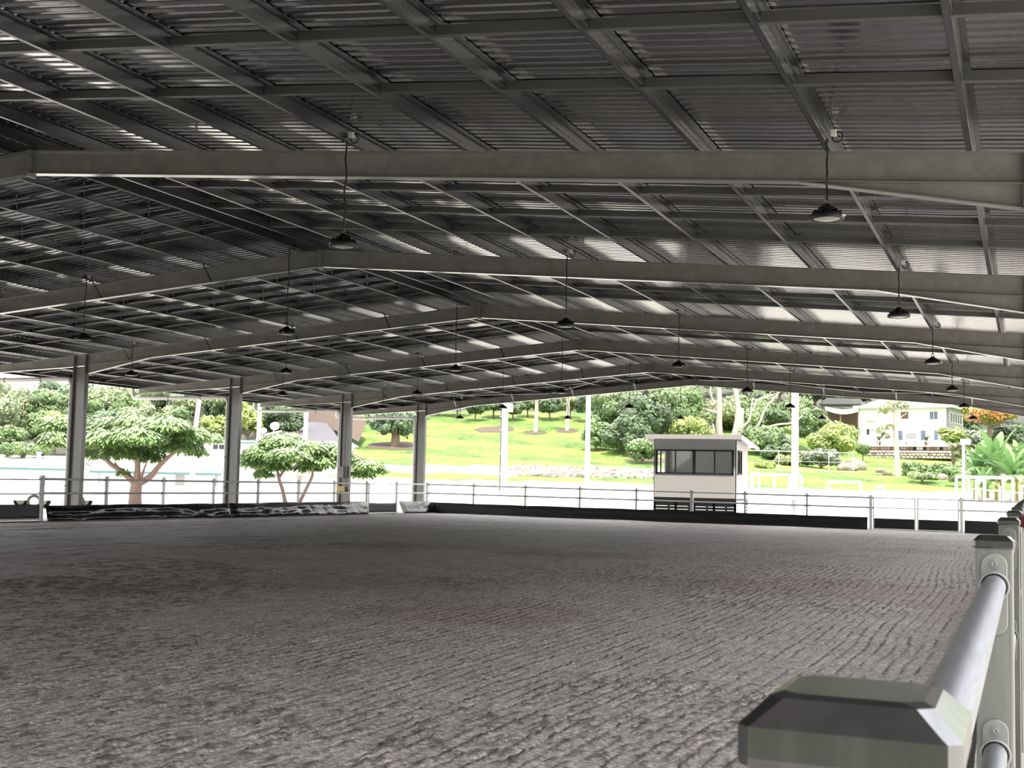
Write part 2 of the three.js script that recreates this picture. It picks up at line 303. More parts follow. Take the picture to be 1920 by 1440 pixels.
// rod bracing in the end bay
for (const [a, b, x0, x1, l] of [[50.9, 58.6, -14.5, -6.9, 'left of the lamp row over the hut'], [58.6, 50.9, -14.5, -6.9, 'crossing the other over the hut'], [50.9, 58.6, -6.8, -0.4, 'near the right columns'], [58.6, 50.9, -6.8, -0.4, 'crossing the other near the right columns'], [50.9, 58.6, -28.8, -22.2, 'near the left columns'], [58.6, 50.9, -22, -15, 'left of the ridge']]) {
  const p = V(x0, yTop(x0) - 0.06, -a), q = V(x1, yTop(x1) - 0.06, -b), m = p.clone().lerp(q, 0.5); m.y -= 0.07;
  solo('bracing_rod', tube([p, m, q], [0.016, 0.016], 6), M.white, 'white rod under the last roof bay, ' + l, 'bracing rod', 'bracing rods of the last bay');
}

// ---------------------------------------------------------------- pendant lamps
const lampRows = [[-2.13, 'row nearest the right fence'], [-8.6, 'second row from the right fence'], [-15.2, 'row beside the ridge'], [-20.9, 'second row from the left columns'], [-26.75, 'row nearest the left columns']];
const lampPlaces = ['before the nearest roof frame', 'before the second roof frame', 'before the third roof frame', 'before the fourth roof frame', 'before the fifth roof frame', 'at the farthest roof frame'];
function makeLamp() {
  const t = thing('pendant_lamp', '', 'pendant lamp', [0, 0, 0], 0, 'round black lamps hanging from the roof');
  part('lamp_housing', [lathe([[0, 0.2], [0.05, 0.2], [0.055, 0.17], [0.1, 0.165], [0.11, 0.1], [0.185, 0.085], [0.2, 0.065], [0.2, 0.03], [0.19, 0.022], [0.17, 0.022]]),
    ...Array.from({ length: 10 }, (_, k) => box(0.05, 0.17, 0.085, 0.13, -0.004, 0.004).rotateY(k * Math.PI / 5))], M.black, t);
  part('lens', lathe([[0, 0.02], [0.12, 0.022], [0.168, 0.032], [0.176, 0.04]]), M.lens, t);
  part('rating_plate', box(0.12, 0.165, 0.035, 0.06, 0.165, 0.17).rotateY(0.5), M.white, t);
  part('hook', new THREE.TorusGeometry(0.035, 0.008, 6, 14).translate(0, 0.235, 0), M.steelDark, t);
  return t;
}
const lamp0 = makeLamp();
let lampN = 0;
lampRows.forEach(([x, rl], r) => {
  [14.68, 23.6, 32.5, 41.4, 49.6, 57.9].forEach((d, i) => {
    const t = lampN++ ? lamp0.clone() : lamp0; if (t !== lamp0) { t.name = numbered('pendant_lamp'); scene.add(t); }
    t.position.set(x, 4.79 + 0.02 * (hash(r, i) - 0.5), -d); t.rotation.y = hash(i, r) * 6;
    t.userData = { label: 'round black lamp hung ' + lampPlaces[i] + ', ' + rl, category: 'pendant lamp', group: 'round black lamps hanging from the roof' };
    if (t !== lamp0) t.children.filter((c) => c.name === 'suspension_cord' || c.name === 'cable_loop' || c.name === 'junction_box').forEach((c) => t.remove(c));
    const top = yTop(x) - t.position.y + 0.02, k = 9, links = [];
    const pts = Array.from({ length: k + 1 }, (_, j) => V(0.006 * Math.sin(j * 2.1 + i), lerp(0.26, top, j / k), 0.012 * Math.cos(j * 1.7)));
    pts[k].set(0, top, 0);
    links.push(tube(pts, [0.013, 0.013], 5));
    part('cable_loop', new THREE.TorusGeometry(0.06, 0.01, 6, 14).translate(0.12, top + 0.01, 0).rotateY(-t.rotation.y), M.black, t);
    part('suspension_cord', links, M.black, t);
    const jb = part('junction_box', [rbox(0.04, 0.11, top + 0.02, top + 0.1, -0.035, 0.035, 0.01)], M.pvc, t); jb.rotation.y = -t.rotation.y;
  });
});

// ---------------------------------------------------------------- fences
// a post with a bevelled cap; local origin on the ground, width w
function postGeo(w, h) { return rbox(-w / 2, w / 2, -0.15, h - 0.02, -w / 2, w / 2, w * 0.09); }
function capGeo(w, h) {
  const o = w / 2 + 0.003, i = w * 0.345, a = h - 0.031, b = h - 0.0125, c = h;
  const ring = (s, y, r) => { const p = []; for (const [sx, sz] of [[1, 1], [-1, 1], [-1, -1], [1, -1]]) { const order = sx * sz > 0 ? [[1, 1 - r], [1 - r, 1]] : [[1 - r, 1], [1, 1 - r]]; for (const [u, v] of order) p.push(V(sx * s * u, y, sz * s * v)); } return p; };
  const rings = [ring(o, a - 0.004, 0.1), ring(o + 0.001, a, 0.12), ring(o + 0.001, b - 0.003, 0.12), ring(o - 0.002, b, 0.14), ring(i + 0.006, c - 0.002, 0.2), ring(i, c, 0.25)];
  const pos = [];
  for (let k = 0; k < rings.length - 1; k++) for (let j = 0; j < 8; j++) { const A = rings[k][j], B = rings[k][(j + 1) % 8], C = rings[k + 1][(j + 1) % 8], D = rings[k + 1][j]; for (const q of [A, B, C, A, C, D]) pos.push(q.x, q.y, q.z); }
  const top = rings[rings.length - 1]; for (let j = 1; j < 7; j++) for (const q of [top[0], top[j], top[j + 1]]) pos.push(q.x, q.y, q.z);
  const g = new THREE.BufferGeometry(); g.setAttribute('position', new THREE.Float32BufferAttribute(pos, 3));
  g.setAttribute('uv', new THREE.Float32BufferAttribute(pos.flatMap((_, k) => k % 3 === 0 ? [pos[k] * 3, pos[k + 2] * 3] : []), 2)); g.computeVertexNormals(); return g;
}
function oblong(w, y0, y1, t, z) { const s = new THREE.Shape(), r = w / 2; s.absarc(0, y1 - r, r, 0, Math.PI); s.absarc(0, y0 + r, r, Math.PI, 2 * Math.PI); return new THREE.ExtrudeGeometry(s, { depth: t, bevelEnabled: true, bevelSize: 0.002, bevelThickness: 0.002, bevelSegments: 1, curveSegments: 10 }).translate(0, 0, z); }
function bracketGeo(w, y, side) {           // rail saddle on the +z (side 1) or -z face
  const g = [oblong(0.062, y - 0.13, y + 0.085, 0.004, w / 2), new THREE.CylinderGeometry(0.036, 0.038, 0.03, 20, 1, true).rotateX(Math.PI / 2).translate(0, y, w / 2 + 0.016), new THREE.TorusGeometry(0.036, 0.004, 6, 20).translate(0, y, w / 2 + 0.03)];
  for (const dy of [0.058, -0.105]) g.push(new THREE.CylinderGeometry(0.012, 0.013, 0.005, 14).rotateX(Math.PI / 2).translate(0, y + dy, w / 2 + 0.008), new THREE.TorusGeometry(0.006, 0.003, 5, 10).translate(0, y + dy, w / 2 + 0.011));
  const m = merge(g); if (side < 0) m.rotateY(Math.PI); return m;
}
const PW = 0.1;
// right fence, beside the camera
{
  const t = thing('rail_fence', 'grey steel post and pipe rail fence running along the right side, nearest to the viewer', 'fence', [-0.083, 0, 0]);
  const top = (d) => 1.553 + 0.019 * Math.exp(-d / 3) - 0.15 * Math.pow(d / 58, 1.5);
  const ys = [-0.135, -0.576];
  for (let i = 0; i < 20; i++) {
    const d = 0.69 + 3 * i, h = top(Math.max(0, d));
    const p = part('fence_post', postGeo(PW - 0.004, h), M.post, t); p.position.z = -d;
    part('post_cap', capGeo(PW, h), M.cap, p);
    for (const y of ys) for (const s of [1, -1]) part('rail_bracket', bracketGeo(PW, h + y, s), M.bracket, p);
    if (i < 19) for (const y of ys) { const d2 = d + 3, a = V(0, h + y, -d - PW / 2), b = V(0, top(Math.max(0, d2)) + y, -d2 + PW / 2); part('rail', new THREE.CylinderGeometry(0.03, 0.03, 1, 28).translate(0, 0.5, 0) && frameTo(new THREE.CylinderGeometry(0.03, 0.03, 1, 28).translate(0, 0.5, 0), a, b), M.galv, t); }
  }
}
// generic far fence between posts
function railFence(label, posts, w, railY, low = 0.445, skip = []) {
  const t = thing('rail_fence', label, 'fence');
  posts.forEach((p, i) => {
    const h = railY(p) + 0.12, y0 = gs(p.x, -p.z);
    const q = part('fence_post', postGeo(p.w ?? w, h - y0), p.white ? M.white : M.farRail, t); q.position.set(p.x, y0, p.z);
    part('post_cap', capGeo(p.w ?? w, h - y0), p.white ? M.white : M.farRail, q);
    for (const y of [0, -low]) part('rail_bracket', [rod(V(p.nx * -0.12, h - 0.12 - y0 + y, p.nz * -0.12), V(p.nx * 0.12, h - 0.12 - y0 + y, p.nz * 0.12), 0.045, 0.045, 10)], M.bracket, q);
    const n = posts[i + 1];
    if (n && !skip.includes(i)) for (const y of [0, -low]) part('rail', rod(V(p.x, railY(p) + y, p.z), V(n.x, railY(n) + y, n.z), 0.037, 0.037, 10), M.farRail, t);
  });
  return t;
}
const LX = -28.67, FZ = -58.3;
railFence('white post and pipe rail fence along the left side before the columns', [24.8, 27.84, 30.84, 33.84, 36.84, 39.84, 42.84, 45.84, 48.84, 51.84, 54.84, 58.2].map((d) => ({ x: LX, z: -d, nx: 0, nz: 1, w: d === 30.84 ? 0.12 : 0.085, white: d === 30.84 || d > 51 })), 0.085, () => 1.42, 0.445, [1, 9]);
const farY = (p) => lerp(1.42, 1.27, (p.x - LX) / 28.6);
railFence('white post and pipe rail fence across the far end before the hut', [-28.67, -26.06, -23.22, -20.34, -17.45, -14.71, -12.17, -9.32, -6.49, -2.65, -0.1].map((x) => ({ x, z: FZ, nx: 1, nz: 0, w: x === -6.49 || x === -2.65 ? 0.12 : x === -14.71 ? 0.14 : 0.08, white: x === -6.49 || x === -2.65 })), 0.085, farY, 0.445, [8]);
// black plastic sheets along the foot of the fences
function sheetGeo(a, b, yTopF, yBotF, nrm, lean, amp, ties, sd) {
  const L = a.distanceTo(b), n = Math.ceil(L / 0.07), m = 12, pos = [], uv = [], idx = [], dir = b.clone().sub(a).normalize();
  for (let i = 0; i <= n; i++) for (let j = 0; j <= m; j++) {
    const s = i / n * L, v = j / m, p = a.clone().addScaledVector(dir, s), edge = Math.min(1, Math.min(s, L - s) / 0.35);
    let tie = 0; for (const q of ties) tie = Math.max(tie, Math.exp(-Math.pow((s - q) / 0.35, 2)));
    const belly = Math.sin(Math.PI * Math.pow(v, 0.8)) * (0.5 + noise(s * 0.5 + sd, 3)) * amp;
    const wr = amp * 0.55 * (noise(s * 1.3 + sd, v * 5 + sd) - 0.5) + amp * 0.3 * (noise(s * 4 + v * 3 + sd, v * 9) - 0.5) + amp * 0.35 * Math.sin(v * 9 + 1.5 * noise(s * 0.7, sd));
    const out = lean * (1 - v) + (belly * (1 - 0.75 * tie * v) + wr * (1 - v * 0.6)) * edge + tie * amp * 0.5 * Math.exp(-Math.pow((v - 0.75) / 0.14, 2));
    p.addScaledVector(nrm, out); const y0 = yBotF(p), y1 = yTopF(p);
    pos.push(p.x, lerp(y0, y1, v) - 0.012 * tie * v - (v === 1 ? 0.015 * noise(s * 0.9, sd) : 0), p.z); uv.push(s / 1.2, v * 0.5);
  }
  for (let i = 0; i < n; i++) for (let j = 0; j < m; j++) { const q = i * (m + 1) + j; idx.push(q, q + m + 1, q + 1, q + 1, q + m + 1, q + m + 2); }
  const g = new THREE.BufferGeometry(); g.setAttribute('position', new THREE.Float32BufferAttribute(pos, 3)); g.setAttribute('uv', new THREE.Float32BufferAttribute(uv, 2)); g.setIndex(idx); g.computeVertexNormals(); return g;
}
const gBase = (p) => gs(p.x, -p.z) - 0.03;
const IN_L = V(1, 0, 0), IN_F = V(0, 0, 1), IN_R = V(-1, 0, 0);
const sheet = (a, b, yt, nrm, lean, amp, ties, sd, mat, label) => solo('plastic_sheet', sheetGeo(a, b, yt, gBase, nrm, lean, amp, ties, sd), mat, label, 'plastic sheet');
sheet(V(LX + 0.07, 0, -24.8), V(LX + 0.07, 0, -27.8), () => 0.6, IN_L, 0.08, 0.05, [], 2, M.matt, 'flat black plastic sheet at the left edge beyond the gate');
sheet(V(LX + 0.07, 0, -30.95), V(LX + 0.07, 0, -40.9), () => 0.6, IN_L, 0.12, 0.1, [2.9, 5.9, 8.9], 7, M.plastic, 'shiny wrinkled black plastic sheet below the leftmost column');
sheet(V(LX + 0.09, 0, -40.75), V(LX + 0.09, 0, -51.7), () => 0.595, IN_L, 0.14, 0.12, [2.1, 5.1, 8.1], 15, M.plastic, 'shiny wrinkled black plastic sheet in front of the tree with two trunks');
sheet(V(LX + 0.07, 0, -54.95), V(LX + 0.2, 0, -58.15), () => 0.58, IN_L, 0.3, 0.08, [], 23, M.plastic, 'short greyish shining plastic sheet in the far left corner');
const farTop = (p) => gs(p.x, -p.z) + 0.55;
sheet(V(LX + 0.1, 0, FZ + 0.07), V(-6.62, 0, FZ + 0.07), farTop, IN_F, 0.1, 0.03, [2.6, 5.4, 8.3, 11.2, 13.9, 16.5, 19.3], 31, M.matt, 'long dull black plastic sheet along the foot of the far fence');
sheet(V(-2.52, 0, FZ + 0.07), V(-0.3, 0, FZ + 0.07), farTop, IN_F, 0.1, 0.03, [], 37, M.matt, 'short black plastic sheet in the far right corner');
sheet(V(-0.2, 0, -0.5), V(-0.2, 0, -58), (p) => gs(p.x, -p.z) + 0.5, IN_R, 0.32, 0.05, [], 41, M.matt, 'long dark plastic sheet along the foot of the right fence');
// gates
function gate(label, a, b, yTop2, yb, mats, panelLabel) {
  const t = thing('gate', label, 'gate', [a.x, 0, a.z]); const q = b.clone().sub(a), u = q.clone().normalize(), P = (s, y) => V(u.x * s, y, u.z * s), L = q.length(), yA = yb(a), yB = yb(b);
  const tA = yTop2(a), tB = yTop2(b);
  part('gate_rail', rod(P(0, tA), P(L, tB), 0.02, 0.02, 10), mats, t); part('gate_rail', rod(P(0, tA - 0.445), P(L, tB - 0.445), 0.02, 0.02, 10), mats, t); part('gate_rail', rod(P(0, yA + 0.07), P(L, yB + 0.07), 0.03, 0.03, 10), M.white, t);
  part('gate_stile', rod(P(0.03, yA), P(0.03, tA + 0.03), 0.03, 0.03, 10), M.white, t); part('gate_stile', rod(P(L - 0.03, yB), P(L - 0.03, tB + 0.03), 0.03, 0.03, 10), M.white, t);
  const n = V(-u.z, 0, u.x), A = P(0.04, 0), B = P(L - 0.04, 0), h = 0.5;
  const g = sheetGeo(A, B, (p) => lerp(yA, yB, p.clone().sub(A).dot(u) / L) + h + 0.04, (p) => lerp(yA, yB, p.clone().sub(A).dot(u) / L) + 0.09, n, 0.0, 0.02, [], 3 + L);
  part('black_panel', g, M.matt, t, 'flat black plastic infill'); return t;
}
gate('metal gate with black lower panel at the left edge of the arena', V(LX + 0.05, 0, -27.92), V(LX + 0.05, 0, -30.76), () => 1.4, gBase, M.farRail);
gate('metal gate with black lower panel near the far left corner', V(LX + 0.05, 0, -51.92), V(LX + 0.05, 0, -54.76), () => 1.4, gBase, M.white);
gate('left leaf of the double gate in the far fence, right of the hut', V(-6.4, 0, FZ + 0.04), V(-4.56, 0, FZ + 0.04), farY, gBase, M.farRail);
gate('right leaf of the double gate in the far fence, right of the hut', V(-4.5, 0, FZ + 0.04), V(-2.74, 0, FZ + 0.04), farY, gBase, M.farRail);
// red cloth hanging on the outer side of the right fence
{
const g = sheetGeo(V(-0.035, 0, -8.5), V(-0.035, 0, -9.5), () => 1.5, () => 0.95, V(1, 0, 0), 0.06, 0.07, [0.2, 0.8], 51);
  solo('cloth', [g, rod(V(-0.02, 1.49, -8.5), V(-0.02, 1.49, -9.5), 0.035, 0.035, 12)], M.red, 'dark red cloth hanging over the outer side of the right fence', 'cloth');
}

// ---------------------------------------------------------------- left column fittings
[[33.07, 'leftmost visible column'], [41.98, 'second column from the left'], [50.89, 'column with the switch box'], [58.68, 'corner column at the far end']].forEach(([d, w], i) => {
  const x0 = COLL - 0.62, xe = XC - XE - 0.05, y = i === 3 ? 4.87 : 4.78, z = -d + 0.02, ye = yTop(XC - XE) + 0.02, zp = z - 0.02;
  const t = thing('downpipe', 'white plastic rain pipe running from the gutter to the ' + w, 'rain pipe', [0, 0, 0], 0, 'rain pipes of the arena roof');
  part('pipe', tube([V(xe, ye, zp), V(xe, y + 0.12, zp), V(xe + 0.03, y + 0.03, zp), V(xe + 0.12, y, zp), V(xe + 0.4, y, zp), V(-32, y, zp), V(x0 - 0.3, y, zp), V(x0 - 0.09, y - 0.02, zp), V(x0, y - 0.12, zp), V(x0, y - 0.5, zp), V(x0, 2, zp), V(x0, -0.2, zp)], [0.075, 0.075], 12), M.pvc, t);
  for (const yy of [3.9, 2.4, 1.2]) part('pipe_clip', [new THREE.TorusGeometry(0.08, 0.012, 6, 14).rotateX(Math.PI / 2).translate(x0, yy, zp), box(x0, COLL - 0.49, yy - 0.015, yy + 0.015, zp - 0.02, zp + 0.02)], M.steelDark, t);
  for (const xx of [-31, -32.6]) part('pipe_hanger', [new THREE.TorusGeometry(0.08, 0.01, 6, 14).rotateY(Math.PI / 2).translate(xx, y, zp), rod(V(xx, y + 0.08, zp), V(xx, yTop(xx) - 0.25, zp), 0.006, 0.006, 5)], M.steelDark, t);
});
{
  const t = thing('switch_box', 'grey electrical switch box with a black side on the third column', 'switch box', [-29.2, 0, -50.72]);
  part('enclosure', rbox(-0.34, -0.02, 1.66, 2.2, 0, 0.16, 0.02), M.concrete, t); part('door_panel', rbox(-0.02, 0.1, 1.66, 2.2, 0.0, 0.17, 0.01), M.black, t);
  part('cable', tube([V(-0.2, 1.68, 0.08), V(-0.22, 1.5, 0.1), V(-0.05, 1.46, 0.1), V(0.1, 1.35, 0.05)], [0.016, 0.016], 6), M.steelDark, t);
  part('conduit', rod(V(-0.3, 2.2, 0.08), V(-0.3, 5, 0.08), 0.02, 0.02, 8), M.pvc, t);
  solo('notice_plate', rbox(-29.62, -29.2, 1.03, 1.28, -50.7, -50.68, 0.008), M.yellow, 'small yellow plate under the switch box on the third column', 'sign');
}

// ---------------------------------------------------------------- judges' hut
{
  const x0 = -17.5, x1 = -13.29, z0 = -61.5, z1 = -64.3, yb = 1.06, yt = 3.98;
  const t = thing('judges_hut', 'raised white hut with a row of black framed windows behind the far fence', 'hut', [0, 0, 0]);
  const ribbed = (a, b, ya, yb2, z, s) => { const g = [], n = Math.round((b - a) / 0.1); g.push(box(a, b, ya, yb2, z - 0.04, z)); for (let i = 0; i < n; i++) g.push(box(a + (i + 0.35) * (b - a) / n, a + (i + 0.65) * (b - a) / n, ya, yb2, z, z + 0.006)); return g; };
  const wx0 = -17.42, wx1 = -13.42, wy0 = 2.24, wy1 = 3.46;
  part('front_wall', [...ribbed(x0, x1, yb, wy0, z0), ...ribbed(x0, x1, wy1, yt, z0), box(x0, wx0, wy0, wy1, z0 - 0.04, z0), box(wx1, x1, wy0, wy1, z0 - 0.04, z0)], M.clad, t);
  const sz0 = -61.75, sz1 = -62.75;
  part('side_wall', [box(x1 - 0.04, x1, yb, wy0, z1, z0), box(x1 - 0.04, x1, wy1, yt, z1, z0), box(x1 - 0.04, x1, wy0, wy1, z0, sz0), box(x1 - 0.04, x1, wy0, wy1, sz1, z1)], M.clad, t);
  part('side_wall', [box(x0, x0 + 0.04, yb, 2.24, z1, z0), box(x0, x0 + 0.04, 3.4, yt, z1, z0), box(x0, x0 + 0.04, 2.24, 3.4, z0, z0 - 0.5), box(x0, x0 + 0.04, 2.24, 3.4, z0 - 2, z1)], M.clad, t);
  part('back_wall', [box(x0, x1, yb, yt, z1, z1 + 0.04)], M.wallWhite, t);
  part('floor_deck', box(x0, x1, yb - 0.12, yb, z1, z0), M.black, t);
  part('ceiling_board', box(x0, x1, yt - 0.02, yt, z1, z0), M.wallWhite, t);
  // skillion roof falling to the back
  const y0 = 4.2, y1 = 3.72, ov = 0.35, rx0 = x0 - 0.36, rx1 = x1 + 0.36, zf = z0 + 0.45, zb = z1 - 1.0;
  part('roof', [prism([[zf, y0], [zf, y0 - 0.03], [zb, y1 - 0.03], [zb, y1]], 0, rx1 - rx0).applyMatrix4(new THREE.Matrix4().makeBasis(V(0, 0, 1), V(0, 1, 0), V(-1, 0, 0)).setPosition(rx1, 0, 0))], M.roofWhite, t);
  part('fascia', box(rx0, rx1, y0 - 0.21, y0 + 0.01, zf, zf + 0.03), M.clad, t);
  for (const x of [rx0, rx1]) part('fascia', prism([[zf, y0], [zf, y0 - 0.2], [zb, y1 - 0.2], [zb, y1]], -0.015, 0.015).applyMatrix4(new THREE.Matrix4().makeBasis(V(0, 0, 1), V(0, 1, 0), V(-1, 0, 0)).setPosition(x, 0, 0)), M.white, t);
  part('soffit', box(rx0, rx1, y0 - 0.22, y0 - 0.2, z0, zf), M.white, t);
  // windows: two sliding pairs
  const F = 0.075, mids = [wx0, -16.38, -15.42, -14.38, wx1];
  const w = part('window_frame', [box(wx0, wx1, wy0, wy0 + F, z0 - 0.05, z0 + 0.03), box(wx0, wx1, wy1 - F, wy1, z0 - 0.05, z0 + 0.03), box(wx0, wx0 + 0.1, wy0, wy1, z0 - 0.05, z0 + 0.03), box(wx1 - 0.1, wx1, wy0, wy1, z0 - 0.05, z0 + 0.03), box(-15.49, -15.36, wy0, wy1, z0 - 0.05, z0 + 0.03), box(-16.41, -16.36, wy0, wy1, z0 - 0.04, z0 + 0.02), box(-14.41, -14.35, wy0, wy1, z0 - 0.04, z0 + 0.02), box(-17.18, -17.12, wy0, wy1, z0 - 0.04, z0)], M.black, t);
  for (let i = 0; i < 4; i++) part('window_pane', box(mids[i], mids[i + 1], wy0, wy1, z0 - 0.012, z0 - 0.008), M.pane, w);
  const w2 = part('window_frame', [box(x1 - 0.05, x1 + 0.03, wy0, wy0 + F, sz1, sz0), box(x1 - 0.05, x1 + 0.03, wy1 - F, wy1, sz1, sz0), ...[sz0, -62.2, sz1 + 0.06].map((z) => box(x1 - 0.05, x1 + 0.03, wy0, wy1, z - 0.08, z))], M.black, t);
  part('window_pane', box(x1 - 0.012, x1 - 0.008, wy0, wy1, sz1, sz0), M.pane, w2);
  part('window_sill', box(x1, x1 + 0.06, wy0 - 0.04, wy0, sz1, sz0), M.white, t);
  // dark slatted base on posts
  const gy = terrain(-15, 62) - 0.1;
  for (const x of [x0 + 0.05, -16.35, -15.4, -14.4, x1 - 0.05]) for (const z of [z0 - 0.05, z1 + 0.05]) part('base_post', box(x - 0.05, x + 0.05, gy, yb - 0.1, z - 0.05, z + 0.05), M.black, t);
  part('base_panel', box(x0 + 0.02, x1 - 0.02, yb - 0.42, yb - 0.1, z0 - 0.09, z0 - 0.07), M.black, t);
  for (let k = 0; k < 7; k++) { const y = gy + 0.1 + k * 0.15; part('base_slat', box(x0, x1, y, y + 0.135, z0 - 0.02, z0), M.black, t); part('base_slat', box(x1 - 0.02, x1, y, y + 0.1, z1, z0), M.clad, t); }
  // furniture glimpsed inside
  const d = thing('counter', 'pale counter under the windows inside the hut', 'counter', [0, 0, 0]);
  part('worktop', rbox(-15.3, -13.5, 2.3, 2.36, -62.6, -61.9, 0.01), M.wallWhite, d); part('end_panel', box(-15.3, -15.26, yb, 2.3, -62.6, -61.9), M.wallWhite, d); part('end_panel', box(-13.54, -13.5, yb, 2.3, -62.6, -61.9), M.wallWhite, d);
}

// ---------------------------------------------------------------- poles and white frames beyond the fence
function pole(px, D, topY, r0, r1, mat, label, name = 'pole', cat = 'pole') {
  const p = ground(px, D), h = topY - p.y; const t = thing(name, label, cat, [p.x, p.y - 0.2, p.z]);
  part('shaft', new THREE.CylinderGeometry(r1, r0, h + 0.2, 16).translate(0, (h + 0.2) / 2, 0), mat, t); return t;
}
{
  const a = pole(943, 74, 13, 0.2, 0.16, M.white, 'white floodlight pole with a box and dark cable, left of the two bare trunks', 'floodlight_pole');
  part('equipment_box', rbox(0.2, 0.46, 5.9, 6.4, -0.15, 0.15, 0.02), M.white, a); part('cable', rod(V(-0.2, 1.2, 0.1), V(-0.2, 6, 0.1), 0.03, 0.03, 6), M.steelDark, a);
  for (const y of [2.2, 3.4, 4.8, 5.6]) part('cable_clip', box(-0.25, 0, y, y + 0.06, 0.05, 0.15), M.white, a);
  part('floodlight', rbox(-0.5, 0.5, 12.8, 13.3, -0.15, 0.15, 0.04), M.white, a);
  const b = pole(1100, 80, 13, 0.17, 0.14, M.white, 'white floodlight pole in front of the big dark green tree', 'floodlight_pole'); part('floodlight', rbox(-0.5, 0.5, 12.8, 13.3, -0.15, 0.15, 0.04), M.white, b);
  const c = pole(1490, 66, 12, 0.2, 0.17, M.white, 'thick pale power pole right of the hut', 'power_pole');
  part('meter_box', rbox(-0.14, 0.1, 0.9, 1.35, 0.15, 0.32, 0.02), M.bracket, c); part('conduit', rod(V(0.02, 0.2, 0.22), V(0.02, 4.5, 0.22), 0.035, 0.035, 8), M.concrete, c); part('cross_arm', box(-1.2, 1.2, 11.6, 11.75, -0.06, 0.06), M.bark, c);
  const d = pole(1807, 90, at(1807, 832, 90).y, 0.13, 0.09, M.white, 'white lamp post with a square head beside the banana plants', 'lamp_post', 'lamp post');
  const hy = at(1807, 832, 90).y - ground(1807, 90).y + 0.2; part('lamp_head', rbox(-0.2, 0.5, hy - 0.05, hy + 0.35, -0.2, 0.2, 0.05), M.white, d);
  const e = ground(360, 78), f = at(374, 748, 80);
  solo('power_pole', tube([e.clone().setY(-0.3), e.clone().lerp(f, 0.5).add(V(-0.15, 0, 0)), f, f.clone().add(V(0.5, 3, 0))], [0.17, 0.15, 0.13], 10), M.paleBark, 'pale leaning pole between the two flat-topped trees', 'pole');
  pole(482, 108, at(482, 740, 108).y + 2, 0.2, 0.17, M.white, 'pale pole rising beside the satellite dishes', 'power_pole');
  const g = pole(570, 112, at(570, 772, 112).y, 0.22, 0.2, M.white, 'thick white post at the edge of the uphill road', 'post', 'post'); part('sign_board', rbox(-0.05, 0.4, 7.5, 8.2, -0.1, 0.1, 0.03), M.white, g);
}
// one white rectangular pipe frame: posts at pixel columns, top bar
function pipeFrame(pxs, top, D, label, w = 0.1, mid) {
  const a = ground(pxs[0], D), t = thing('pipe_frame', label, 'frame', [a.x, a.y, a.z]);
  const tops = pxs.map((p) => at(p, top, D).sub(a)), bots = pxs.map((p) => ground(p, D).sub(a));
  const y = tops[0].y; tops.forEach((q) => { q.y = y; });
  pxs.forEach((_, i) => part('upright', rod(bots[i].clone().setY(bots[i].y - 0.1), tops[i], w, w, 8), M.white, t));
  part('top_bar', rod(tops[0], tops[tops.length - 1], w, w, 8), M.white, t);
  if (mid) part('mid_bar', rod(bots[0].clone().lerp(tops[0], mid), bots[bots.length - 1].clone().lerp(tops[tops.length - 1], mid), w * 0.6, w * 0.6, 6), M.white, t);
}
pipeFrame([1408, 1423], 887, 88, 'narrow white pipe frame directly right of the hut', 0.09);
pipeFrame([1411, 1452, 1481], 889, 90, 'wide white pipe frame between the hut and the power pole', 0.09, 0.35);
pipeFrame([1492, 1503], 892, 89, 'narrow white pipe frame directly right of the power pole', 0.09);
pipeFrame([1554, 1614], 903, 100, 'low wide white goal frame on the lawn below the rocks', 0.1);
pipeFrame([1645, 1657], 912, 100, 'small white frame on the lawn left of the tall pale trunk', 0.1);
pipeFrame([1793, 1816, 1881, 1899], 894, 84, 'wide white pipe frame at the lamp post before the banana plants', 0.1);
pipeFrame([1831, 1846], 900, 82, 'small white pipe frame inside the wide one by the banana plants', 0.1);
pipeFrame([1915, 1950], 911, 84, 'white pipe frame cut by the right edge above the right fence', 0.09);
